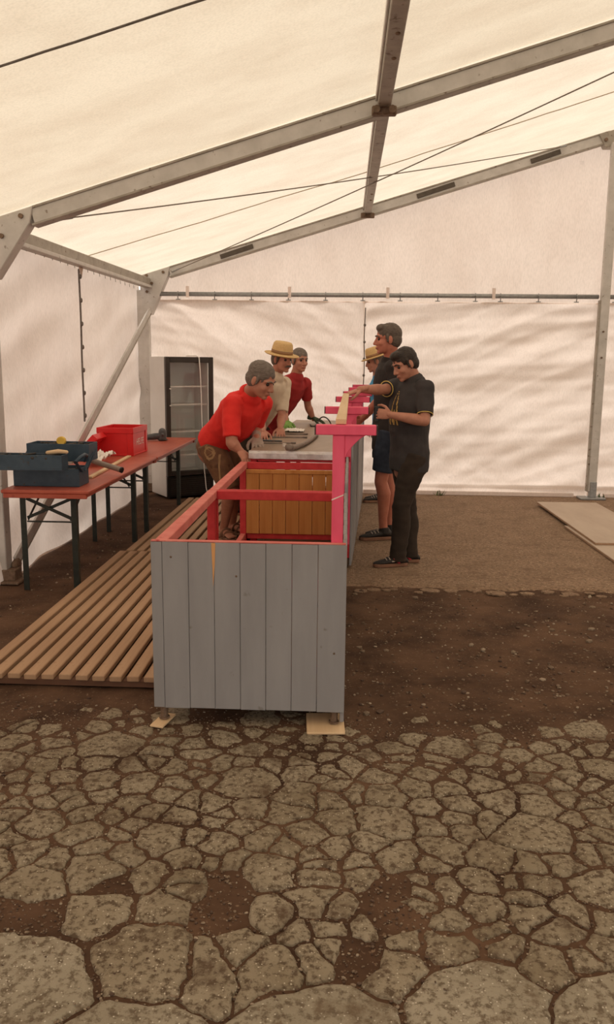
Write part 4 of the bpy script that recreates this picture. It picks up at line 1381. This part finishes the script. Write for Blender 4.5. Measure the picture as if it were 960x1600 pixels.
def stand(base, ang, s, lean=0.0):
    """upright pose; base on the ground, ang = direction faced (radians, 0 = +x)"""
    f = V((math.cos(ang), math.sin(ang), 0))
    l = V((-f.y, f.x, 0))
    B = V(base)
    def P(a, b, c):
        return B + f * a * s + l * b * s + V((0, 0, c * s))
    J = dict(pelvis=P(0, 0, 0.95), neck=P(lean + 0.0, 0, 1.48), head=P(lean + 0.035, 0, 1.63), headdir=f.copy(), headup=V((0, 0, 1)),
             lsho=P(lean, 0.185, 1.42), rsho=P(lean, -0.185, 1.42), lelb=P(-0.04, 0.235, 1.13), relb=P(-0.04, -0.235, 1.13), lwri=P(0.06, 0.24, 0.89), rwri=P(0.06, -0.24, 0.89),
             lhip=P(0, 0.09, 0.92), rhip=P(0, -0.09, 0.92), lkne=P(0.02, 0.095, 0.50), rkne=P(0.02, -0.095, 0.50), lank=P(-0.02, 0.10, 0.09), rank=P(-0.02, -0.10, 0.09),
             lfoot=f.copy(), rfoot=f.copy())
    return J

def person(label, J, s, fit, z0=0.0):
    base = (J['lank'] + J['rank']) / 2
    base = V((base.x, base.y, z0))
    root = thing('person', label, 'person', base)
    off = tuple(base)
    fat = fit.get('fat', 1.0)
    belly = fit.get('belly', 0.0)
    # torso frame
    sP = unit(J['lhip'] - J['rhip'])
    sC = unit(J['lsho'] - J['rsho'])
    pel, nk = J['pelvis'], J['neck']
    sc = (J['lsho'] + J['rsho']) / 2
    spine_up = unit(nk - pel)
    hk = fit.get('hemdir', 0.1)
    def torso(grow, top=True, down=0.0, round_top=True):
        R = []
        prof = [(-0.16 - down, 0.165, 0.118, 0), (-0.06, 0.172, 0.122, 0), (0.0, 0.168, 0.118, 0.0), (0.22, 0.155, 0.110, 0.5), (0.45, 0.160, 0.118, 1.0), (0.68, 0.175, 0.122, 0.5), (0.86, 0.172, 0.105, 0.1), (0.95, 0.125, 0.080, 0), (1.0, 0.075, 0.062, 0)]
        L = (nk - pel).length
        for t, w, d, bl in prof:
            if not top and t > 0.3:
                break
            sd = unit(sP.lerp(sC, max(0, min(1, t))))
            fd = unit(sd.cross(spine_up))
            c = pel + (nk - pel) * t if t > 0 else pel + V((0, 0, 1)) * t * (1 - hk) + spine_up * t * hk
            c = c + (sc - (pel + (nk - pel) * 0.89)) * max(0, min(1, t)) * 0.6
            bo = belly * bl
            # forward = sd x up
            fdir = sd.cross(spine_up)
            R.append((c + fdir * (-bo * -0.5), sd * (w * s * fat + grow), fd * (d * s * fat + grow + bo * 0.5)))
        return R
    Hd, Hu = unit(J['headdir']), V(J['headup'])
    Hl = unit(Hu.cross(Hd))
    Hu = unit(Hd.cross(Hl))
    hs = fit.get('head', 1.0) * s
    HM = Matrix(((Hd.x, Hl.x, Hu.x, J['head'].x), (Hd.y, Hl.y, Hu.y, J['head'].y), (Hd.z, Hl.z, Hu.z, J['head'].z), (0, 0, 0, 1))) @ Matrix.Scale(hs, 4)
    # ---- body skin
    mb = MB()
    mb.loft(torso(-0.016), 22, True, True)
    nk2 = HM @ V((-0.022, 0, -0.055))
    mb.tube([nk - spine_up * 0.05, nk, nk.lerp(nk2, 0.5), nk2], [0.075 * s, 0.064 * s, 0.058 * s, 0.060 * s], 16)
    face = [((-0.012, 0, 0.035), (0.098, 0.076, 0.085)), ((0.022, 0, -0.030), (0.070, 0.063, 0.085)), ((0.034, 0, -0.078), (0.048, 0.050, 0.038)), ((0.068, 0, -0.100), (0.022, 0.026, 0.018)),
            ((0.086, 0, -0.063), (0.014, 0.024, 0.006)), ((0.084, 0, -0.075), (0.014, 0.021, 0.007)), ((0.104, 0, -0.036), (0.015, 0.013, 0.011)), ((0.094, 0.013, -0.039), (0.012, 0.010, 0.009)), ((0.094, -0.013, -0.039), (0.012, 0.010, 0.009)),
            ((0.055, 0.037, -0.032), (0.028, 0.024, 0.026)), ((0.055, -0.037, -0.032), (0.028, 0.024, 0.026)),
            ((-0.012, 0.079, -0.008), (0.020, 0.010, 0.032)), ((-0.012, -0.079, -0.008), (0.020, 0.010, 0.032)), ((-0.008, 0.078, -0.032), (0.010, 0.008, 0.012)), ((-0.008, -0.078, -0.032), (0.010, 0.008, 0.012))]
    for c, r in face:
        mb.ball(c, r, HM, 16, 10)
    mb.tube([HM @ V((0.080, 0, 0.018)), HM @ V((0.095, 0, -0.008)), HM @ V((0.108, 0, -0.034))], [0.010 * hs, 0.0105 * hs, 0.013 * hs], 10)
    mb.tube([HM @ V(p) for p in ((0.056, -0.050, 0.016), (0.078, -0.032, 0.027), (0.084, 0, 0.022), (0.078, 0.032, 0.027), (0.056, 0.050, 0.016))], [0.010 * hs, 0.011 * hs, 0.010 * hs, 0.011 * hs, 0.010 * hs], 10)
    hands = []
    gl = fit.get('gloves', {})
    for q in 'lr':
        S_, E_, W_ = J[q + 'sho'], J[q + 'elb'], J[q + 'wri']
        k = fit.get('arm', 1.0) * s
        mb.tube([S_, S_.lerp(E_, 0.3), S_.lerp(E_, 0.7), E_], [0.056 * k, 0.052 * k, 0.044 * k, 0.040 * k], 14)
        mb.tube([E_, E_.lerp(W_, 0.28), E_.lerp(W_, 0.65), W_, W_ + unit(W_ - E_) * 0.02], [0.041 * k, 0.045 * k, 0.036 * k, 0.027 * k, 0.026 * k], 14)
        hd = J.get(q + 'hand', unit(W_ - E_))
        hn = J.get(q + 'back', unit((V((0, 0, 1)).cross(unit(hd))) * (1 if q == 'l' else -1) + V((0, 0, 0.2))))
        hb = MB()
        side = J.get(q + 'thumb', (-1 if q == 'l' else 1))
        hand_solids(hb, W_, hd, hn, side, s * (1.08 if q in gl else 1.0), J.get(q + 'curl', 0.35), 0.5, 0.12, 1.12 if q in gl else 1.0)
        if q in gl:
            hb.tube([W_ - unit(hd) * 0.055 * s, W_ - unit(hd) * 0.01 * s], [0.040 * s, 0.034 * s], 14, False)
            fuse(hb, 'glove', gl[q], root, off, 0.0042, 2)
        else:
            tmp = fuse(hb, 'tmp_hand', M['skin'], root, off, 0.0038, 2)
            hands.append(tmp.data)
            bpy.data.objects.remove(tmp)
    for q in 'lr':
        a, b, c = J[q + 'hip'], J[q + 'kne'], J[q + 'ank']
        mb.tube([a, a.lerp(b, 0.35), a.lerp(b, 0.75), b], [0.082 * s * fat, 0.078 * s, 0.060 * s, 0.053 * s], 16)
        fd = unit((J[q + 'foot'][0], J[q + 'foot'][1], 0))
        cb = -fd * 0.022 * s
        mb.tube([b, b.lerp(c, 0.25) + cb, b.lerp(c, 0.45) + cb * 0.7, b.lerp(c, 0.8), c, c - V((0, 0, 0.04 * s))], [0.053 * s, 0.057 * s, 0.051 * s, 0.037 * s, 0.036 * s, 0.036 * s], 16)
        lf = V((-fd.y, fd.x, 0))
        zb = z0 + 0.028 * s
        g_ = V((c.x, c.y, zb))
        fs_ = 0.55 if fit.get('shoes') else 1.0
        rings = [(g_ + fd * t * s * fs_ + V((0, 0, h * s * fs_ / 2)), lf * w * s * fs_, V((0, 0, h * s * fs_ / 2))) for t, w, h in ((-0.055, 0.026, 0.05), (-0.02, 0.031, 0.065), (0.05, 0.035, 0.055), (0.11, 0.041, 0.034), (0.15, 0.040, 0.024))]
        mb.loft(rings, 14, True, True)
        for k in range(0 if fit.get('shoes') else 5):
            o_ = (-0.032 + 0.016 * k) * (1 if q == 'l' else -1)
            ln = (0.048, 0.045, 0.040, 0.033, 0.026)[4 - k if q == 'l' else 4 - k]
            mb.tube([g_ + fd * 0.145 * s + lf * o_ * s + V((0, 0, 0.011 * s)), g_ + fd * (0.145 + ln) * s + lf * o_ * s + V((0, 0, 0.009 * s))], 0.0095 * s, 8)
    body = fuse(mb, 'body', fit.get('skin', M['skin']), root, off, 0.0056, 3, None, hands)
    # ---- face details
    for sd in (-1, 1):
        MB().ball((0.0715, sd * 0.0305, 0.002), 0.0135, HM, 12, 8).build('eye', M['eye'], root, off, smooth=True)
        MB().tube([HM @ V(p) for p in ((0.074, sd * 0.050, 0.020), (0.090, sd * 0.032, 0.029), (0.095, sd * 0.014, 0.025))], [0.004 * hs, 0.006 * hs, 0.005 * hs], 8).build('eyebrow', fit['hairmat'], root, off, smooth=True)
    MB().tube([HM @ V(p) for p in ((0.091, -0.020, -0.070), (0.099, 0, -0.069), (0.091, 0.020, -0.070))], 0.0035 * hs, 8).build('mouth', M['lip'], root, off, smooth=True)
    if fit.get('moustache'):
        MB().tube([HM @ V(p) for p in ((0.084, -0.034, -0.062), (0.102, -0.014, -0.052), (0.106, 0, -0.050), (0.102, 0.014, -0.052), (0.084, 0.034, -0.062))], [0.005 * hs, 0.010 * hs, 0.009 * hs, 0.010 * hs, 0.005 * hs], 10).build('moustache', fit['hairmat'], root, off, smooth=True)
    # ---- hair
    hb = MB()
    hb.ball((-0.020, 0, 0.043), (0.103, 0.082, 0.088), HM, 20, 14)
    hb.ball((-0.046, 0, -0.010), (0.074, 0.079, 0.072), HM, 20, 14)
    if fit.get('fringe', True):
        hb.ball((0.040, 0, 0.088), (0.052, 0.062, 0.036), HM, 16, 10)
    hb.tube([HM @ V((0.012, -0.077, 0.03)), HM @ V((0.010, -0.078, -0.018))], 0.010 * hs, 8)
    hb.tube([HM @ V((0.012, 0.077, 0.03)), HM @ V((0.010, 0.078, -0.018))], 0.010 * hs, 8)
    sd0 = random.random() * 50
    fuse(hb, 'hair', fit['hairmat'], root, off, 0.006, 2, lambda p: 0.004 * N(p.x * 45, p.y * 45, p.z * 20 + sd0) + 0.002 * N(p.x * 120, p.y * 120, p.z * 60))
    if 'hat' in fit:
        T = HM @ Matrix.Translation(fit['hat']) @ Matrix.Rotation(fit.get('hattilt', 0.08), 4, 'Y')
        prof = [(0.0, 0.002), (0.088, 0.002), (0.092, -0.004), (0.15, -0.012), (0.162, -0.004), (0.162, -0.001), (0.15, -0.007), (0.100, 0.004), (0.097, 0.05), (0.088, 0.095), (0.075, 0.112), (0.04, 0.108), (0.0, 0.098)]
        hat = MB().lathe(prof, 36, T @ Matrix.Scale(1.06, 4, V((1, 0, 0)))).build('straw_hat', M['straw'], root, off, smooth=True)
        MB().lathe([(0.0985, 0.008), (0.1015, 0.008), (0.0995, 0.036), (0.0965, 0.036)], 36, T @ Matrix.Scale(1.06, 4, V((1, 0, 0)))).build('hat_band', M['hatband'], hat, off, smooth=True)
    # ---- shirt
    sb = MB()
    rg = torso(0.014, True, fit.get('hem', 0.05) * 1.0)[:-1]
    c_, a_, b_ = rg[-1]
    rg[-1] = (c_, a_ * 0.92, b_)
    rg.append((c_ + spine_up * 0.012, a_ * 0.66, b_ * 0.86))
    sb.loft(rg, 26, False, True)
    cuffs = []
    for q in 'lr':
        S_, E_ = J[q + 'sho'], J[q + 'elb']
        k = fit.get('arm', 1.0) * s
        f_ = fit.get('sleeve', 0.72)
        e = S_.lerp(E_, f_)
        sb.tube([S_ + (sc - S_) * 0.35, S_, S_.lerp(E_, f_ * 0.5), e], [0.075 * k, 0.072 * k, 0.066 * k, 0.061 * k], 16, False)
        sb.ball(S_, 0.073 * k)
        cuffs.append((e, unit(E_ - S_), 0.060 * k))
    sd1 = random.random() * 50
    def rip(p):
        q = p - V(off)
        return 0.007 * N(q.x * 7 + q.z * 3, q.y * 7 - q.z * 2, q.z * 9 + sd1) + 0.004 * N(q.x * 16, q.y * 16, q.z * 22 + sd1)
    shirt = fuse(sb, 'shirt', fit['shirt'], root, off, 0.0085, 4, rip)
    if fit.get('trim'):
        for e, d, r in cuffs:
            a = d.orthogonal().normalized()
            b = d.cross(a)
            pts = [e + (a * math.cos(2 * PI * k / 20) + b * math.sin(2 * PI * k / 20)) * (r + 0.001) for k in range(21)]
            MB().tube(pts, 0.0032, 6, False).build('sleeve_trim', fit['trim'], shirt, off, smooth=True)
    if fit.get('collar'):
        d = unit(nk2 - nk)
        a = unit(d.cross(sC))
        b = sC
        mb = MB()
        pts = []
        for k in range(22):
            t = 0.35 + (2 * PI - 0.7) * k / 21
            pts.append(nk + d * (-0.004 - 0.028 * max(0, math.cos(t))) + (a * -math.cos(t) * (0.088 if math.cos(t) > 0 else 0.068) + b * math.sin(t) * 0.080) * s)
        mb.tube(pts, 0.024 * s, 8, True, 0.45, tuple(-a))
        mb.build('collar', fit['shirt'], shirt, off, smooth=True)
    # ---- trousers or shorts
    tb = MB()
    R = torso(0.004, False)
    R = R[:3] + [(pel + spine_up * 0.06, R[2][1], R[2][2])]
    tb.loft(R, 24, False, False)
    for q in 'lr':
        a, b, c = J[q + 'hip'], J[q + 'kne'], J[q + 'ank']
        if fit['legs'] == 'long':
            fd = unit((J[q + 'foot'][0], J[q + 'foot'][1], 0))
            tb.tube([a, a.lerp(b, 0.3), a.lerp(b, 0.8), b, b.lerp(c, 0.4) - fd * 0.014, b.lerp(c, 0.85), c - V((0, 0, 0.045 * s))], [0.102 * s * fat, 0.100 * s * fat, 0.080 * s, 0.076 * s, 0.074 * s, 0.066 * s, 0.068 * s], 18, False)
        else:
            e = a.lerp(b, fit.get('short', 0.98))
            tb.tube([a, a.lerp(b, 0.3), a.lerp(b, 0.7), e], [0.104 * s * fat, 0.103 * s * fat, 0.092 * s * fat, 0.088 * s], 18, False)
    def rip2(p):
        q = p - V(off)
        return 0.006 * N(q.x * 8 + q.z * 2, q.y * 8, q.z * 8 + sd1 + 9) + 0.006 * N(q.x * 10, q.y * 10, q.z * 26 + sd1) * (1 if fit['legs'] == 'long' else 0.5)
    tr = fuse(tb, 'trousers' if fit['legs'] == 'long' else 'shorts', fit['bottom'], root, off, 0.0085, 4, rip2)
    # ---- shoes
    if fit.get('shoes'):
        for q in 'lr':
            shoe('shoe', J[q + 'ank'], J[q + 'foot'], s, root, off, z0 + 0.001, fit['shoes'], True, fit.get('stripe'))
    else:
        for q in 'lr':
            fd = unit((J[q + 'foot'][0], J[q + 'foot'][1], 0))
            lf = V((-fd.y, fd.x, 0))
            g_ = V((J[q + 'ank'].x, J[q + 'ank'].y, z0 + 0.002))
            out = [(-0.065, 0.030), (-0.02, 0.036), (0.05, 0.038), (0.11, 0.045), (0.16, 0.044), (0.20, 0.030)]
            pts = [g_ + fd * a * s + lf * w * s for a, w in out] + [g_ + fd * a * s - lf * w * s for a, w in out[::-1]]
            sl = MB().prism(pts, (0, 0, 0.024 * s)).build('sandal', M['sole'], root, off, 0.005)
            for a in (0.055, 0.105):
                pts = [g_ + fd * a * s + lf * 0.044 * math.cos(t) * s + V((0, 0, 0.022 + 0.062 * math.sin(t) * (1.0 if a < 0.1 else 0.75))) * s for t in np.linspace(0, PI, 11)]
                MB().tube(pts, 0.013 * s, 8, False, 0.35, tuple(fd)).build('sandal_strap', M['sole'], sl, off, smooth=True)
    return root, body, shirt, tr, HM

def patch_on(target, off, origin, direction, right, upv, w, h, m, name, parent, nu=8, nv=12, shape=None):
    """thin print laid on the cloth: a grid dropped on to the surface along a direction"""
    me = target.data
    bvh = BVHTree.FromPolygons([v.co for v in me.vertices], [tuple(p.vertices) for p in me.polygons])
    o, d = V(origin) - V(off), unit(direction)
    vs, idx = [], {}
    for j in range(nv + 1):
        for i in range(nu + 1):
            p = o + V(right) * w * (i / nu - 0.5) + V(upv) * h * (j / nv - 0.5)
            hit = bvh.ray_cast(p, d, 0.6)
            if hit[0] is not None:
                idx[(i, j)] = len(vs)
                vs.append(hit[0] - d * 0.0025)
    fs = []
    for j in range(nv):
        for i in range(nu):
            k = [(i, j), (i + 1, j), (i + 1, j + 1), (i, j + 1)]
            if all(a in idx for a in k) and (shape is None or shape((i + 0.5) / nu, (j + 0.5) / nv)):
                fs.append(tuple(idx[a] for a in k))
    if fs:
        mb = MB()
        mb.add(vs, fs)
        ob = mb.build(name, m, parent, None, smooth=True)
        return ob

# --- man in the charcoal shirt at the crossbars
J = dict(pelvis=V((0.510, 6.64, 0.93)), neck=V((0.535, 6.64, 1.475)), head=V((0.448, 6.60, 1.607)), headdir=V((-0.80, -0.42, -0.40)), headup=V((-0.2, 0, 1)),
         lsho=V((0.610, 6.49, 1.420)), rsho=V((0.430, 6.80, 1.435)), lelb=V((0.598, 6.37, 1.185)), relb=V((0.285, 6.59, 1.41)), lwri=V((0.345, 6.40, 1.225)), rwri=V((0.118, 6.44, 1.415)),
         lhip=V((0.555, 6.56, 0.91)), rhip=V((0.465, 6.72, 0.91)), lkne=V((0.450, 6.53, 0.49)), rkne=V((0.510, 6.70, 0.49)), lank=V((0.440, 6.56, 0.095)), rank=V((0.545, 6.70, 0.095)),
         lfoot=V((-1, -0.28, 0)), rfoot=V((-1, -0.1, 0)),
         lhand=V((-0.98, 0.0, 0.10)), lback=V((0.1, -0.95, 0.15)), lcurl=0.62, lthumb=-1, rhand=V((-0.90, -0.10, -0.28)), rback=V((-0.25, -0.2, 0.9)), rcurl=0.25, rthumb=1)
rootA, bodyA, shirtA, trA, _ = person('man in charcoal shirt with yellow sleeve trim working at the crossbars, head bent down', J, 1.0,
    dict(hairmat=M['hair_dark'], shirt=M['greytee'], trim=M['trim'], legs='long', bottom=M['darktrousers'], shoes=(M['shoe'], M['sole'], M['shoewhite']), stripe=M['shoered'], fat=1.06, belly=0.045, collar=True, sleeve=0.80, hem=0.0, skin=M['skin']), 0.006)
offA = tuple(rootA.location)
fwd = V((-0.862, -0.507, 0))
rgt = V((-0.507, 0.862, 0))
em = patch_on(shirtA, offA, V((0.535, 6.64, 1.27)) + fwd * 0.5, -fwd, rgt, V((0, 0, 1)), 0.12, 0.26, M['gold'], 'shirt_print', shirtA, 20, 40,
              lambda u, v: abs(u - 0.5) < 0.46 * (1 - v) ** 0.6 and (abs(u - 0.5) > 0.30 * (1 - v) ** 0.6 or (v < 0.45 and (u - 0.5) ** 2 * 3 + (v - 0.2) ** 2 < 0.06)))
t = thing('black_handset', 'small black handset held in the hand of the man in charcoal', 'device', (0.235, 6.415, 1.20))
MB().box(-0.020, 0.020, -0.011, 0.011, -0.03, 0.09).build('case', M['black'], t, None, 0.005)
MB().box(-0.0225, -0.0202, -0.009, 0.009, -0.01, 0.08).build('screen', M['blackbrown'], t)

# --- tall man in the black shirt
J = stand((0.385, 7.56, 0.006), math.radians(186), 1.10)
J['lkne'] = V((0.325, 7.46, 0.56)); J['lank'] = V((0.365, 7.57, 0.115)); J['lfoot'] = V((-1, -0.25, 0))
J['rank'] = V((0.43, 7.72, 0.105)); J['rkne'] = V((0.40, 7.68, 0.55))
J['head'] = V((0.352, 7.50, 1.822)); J['neck'] = V((0.395, 7.55, 1.64))
J['headdir'] = V((-1, -0.12, -0.05))
J['lelb'] = V((0.47, 7.30, 1.28)); J['lwri'] = V((0.50, 7.26, 1.02))
J['relb'] = V((0.33, 7.83, 1.29)); J['rwri'] = V((0.16, 7.90, 1.10)); J['rhand'] = V((-0.8, 0.0, -0.5))
person('tall man in black shirt and denim shorts standing behind the man in charcoal', J, 1.10,
    dict(hairmat=M['hair_brown'], shirt=M['blacktee'], legs='short', bottom=M['denim'], short=0.80, shoes=(M['shoe'], M['sole'], M['shoewhite']), skin=M['skin_leg'], hem=0.05, head=0.98, fat=1.0), 0.006)

# --- far man with hat and blue shirt
J = stand((0.44, 9.72, 0.006), math.radians(190), 0.985)
J['neck'] = V((0.36, 9.70, 1.465)); J['lsho'] = V((0.40, 9.52, 1.40)); J['rsho'] = V((0.37, 9.88, 1.40)); J['head'] = V((0.318, 9.68, 1.632)); J['headdir'] = V((-1, -0.15, -0.22))
J['lelb'] = V((0.46, 9.46, 1.14)); J['lwri'] = V((0.44, 9.44, 0.90)); J['lank'] = V((0.42, 9.66, 0.10))
person('man in bright blue shirt and straw hat, farthest on the right of the counter', J, 0.985,
    dict(hairmat=M['hair_grey'], shirt=M['bluetee'], legs='short', bottom=M['denim'], shoes=(M['shoe'], M['sole'], M['shoewhite']), skin=M['skin'], hat=(-0.012, 0, 0.052), hattilt=0.10), 0.006)

# --- bending man in the red polo
J = dict(pelvis=V((-1.085, 7.06, 0.965)), neck=V((-0.775, 6.72, 1.365)), head=V((-0.665, 6.565, 1.475)), headdir=V((0.80, -0.36, -0.42)), headup=V((0.25, -0.15, 1)),
         rsho=V((-0.905, 6.60, 1.275)), lsho=V((-0.680, 6.86, 1.275)), relb=V((-0.895, 6.50, 0.985)), rwri=V((-0.805, 6.475, 0.905)), lelb=V((-0.765, 7.03, 1.07)), lwri=V((-0.735, 6.86, 0.995)),
         rhip=V((-1.145, 6.985, 0.935)), lhip=V((-1.045, 7.135, 0.935)), rkne=V((-0.965, 6.98, 0.535)), lkne=V((-0.945, 7.16, 0.545)), rank=V((-1.065, 7.20, 0.165)), lank=V((-1.02, 7.42, 0.165)),
         rfoot=V((0.5, -0.85, 0)), lfoot=V((0.75, -0.65, 0)), rhand=V((0.45, -0.45, -0.45)), rback=V((0.2, -0.3, 0.9)), rcurl=0.55, lhand=V((0.15, -0.75, -0.35)), lback=V((0.1, -0.3, 0.9)), lcurl=0.4, lthumb=-1, rthumb=1)
J['rwri'] = V((-0.835, 6.52, 0.925))
rootD, bodyD, shirtD, trD, _ = person('man in bright red polo shirt and brown leather shorts bending over the open counter', J, 1.06,
    dict(hairmat=M['hair_grey'], shirt=M['polo'], collar=True, legs='short', bottom=M['leather'], short=0.96, skin=M['skin'], fat=1.05, belly=0.05, arm=1.08, sleeve=0.86, hem=-0.09, hemdir=0.75, head=1.06, gloves={'l': M['glove_grey']}, fringe=False), 0.07)
offD = tuple(rootD.location)
for a, b in ((V((-1.33, 6.80, 0.93)), V((-1.15, 6.62, 0.62))),):
    d = unit(V((0.5, 0.86, 0)))
    patch_on(trD, offD, V((-1.28, 6.62, 0.86)), d, V((0.86, -0.5, 0)), V((0, 0, 1)), 0.10, 0.13, M['stitch'], 'embroidery', trD, 20, 26,
             lambda u, v: abs(((u - 0.5) ** 2 + (v - 0.5) ** 2) ** 0.5 - 0.36) < 0.07 or abs(u - 0.5 + 0.25 * math.sin(v * 9)) < 0.05)
    patch_on(trD, offD, V((-1.20, 6.62, 0.72)), d, V((0.86, -0.5, 0)), V((0, 0, 1)), 0.012, 0.26, M['stitch'], 'side_seam', trD, 2, 20)
# --- man with the straw hat and moustache
J = dict(pelvis=V((-0.955, 8.38, 0.965)), neck=V((-0.680, 8.06, 1.49)), head=V((-0.612, 7.98, 1.64)), headdir=V((0.74, -0.62, -0.14)), headup=V((0, 0, 1)),
         rsho=V((-0.775, 7.86, 1.405)), lsho=V((-0.610, 8.20, 1.405)), relb=V((-0.790, 7.62, 1.14)), rwri=V((-0.735, 7.385, 1.005)), lelb=V((-0.62, 8.05, 1.09)), lwri=V((-0.615, 7.83, 1.0)),
         rhip=V((-0.985, 8.30, 0.93)), lhip=V((-0.915, 8.45, 0.93)), rkne=V((-1.0, 8.27, 0.53)), lkne=V((-0.95, 8.42, 0.53)), rank=V((-1.07, 8.34, 0.165)), lank=V((-1.03, 8.50, 0.165)),
         rfoot=V((0.8, -0.5, 0)), lfoot=V((0.9, -0.3, 0)), rhand=V((0.1, -0.8, -0.35)), rback=V((0.0, -0.4, 0.9)), lhand=V((0.1, -0.8, -0.35)), lback=V((0.0, -0.4, 0.9)), rcurl=0.2, lcurl=0.3, lthumb=-1, rthumb=1)
person('man in straw hat with moustache and cream shirt leaning on the worktop', J, 1.0,
    dict(hairmat=M['hair_brown'], shirt=M['cream'], legs='long', bottom=M['darktrousers'], shoes=(M['shoe'], M['sole'], M['shoewhite']), skin=M['skin'], hat=(-0.012, 0, 0.048), hattilt=0.06, moustache=True, fat=1.05, belly=0.03, sleeve=0.85, hem=-0.02), 0.07)

# --- man in the dark red shirt behind him
J = dict(pelvis=V((-0.86, 9.42, 0.95)), neck=V((-0.55, 9.16, 1.475)), head=V((-0.505, 9.10, 1.635)), headdir=V((0.55, -0.82, -0.10)), headup=V((0, 0, 1)),
         rsho=V((-0.675, 9.02, 1.385)), lsho=V((-0.455, 9.29, 1.38)), relb=V((-0.675, 8.95, 1.12)), rwri=V((-0.632, 8.84, 0.99)), lelb=V((-0.430, 9.40, 1.13)), lwri=V((-0.375, 9.46, 0.995)),
         rhip=V((-0.905, 9.36, 0.92)), lhip=V((-0.815, 9.51, 0.92)), rkne=V((-0.93, 9.35, 0.52)), lkne=V((-0.88, 9.48, 0.52)), rank=V((-1.02, 9.46, 0.165)), lank=V((-1.0, 9.62, 0.165)),
         rfoot=V((0.9, -0.4, 0)), lfoot=V((0.9, -0.3, 0)), rhand=V((0.2, -0.75, -0.35)), rback=V((0, -0.4, 0.9)), lhand=V((0.85, -0.2, -0.3)), lback=V((0.1, 0, 1)), rcurl=0.3, lcurl=0.25, lthumb=-1, rthumb=1)
person('man in dark red shirt and green gloves leaning on the far worktop', J, 1.0,
    dict(hairmat=M['hair_grey'], shirt=M['darkred'], legs='long', bottom=M['darktrousers'], shoes=(M['shoe'], M['sole'], M['shoewhite']), skin=M['skin'], fat=1.0, belly=0.02, sleeve=0.70, hem=-0.02, gloves={'r': M['glove_green'], 'l': M['glove_dark']}, fringe=False), 0.07)
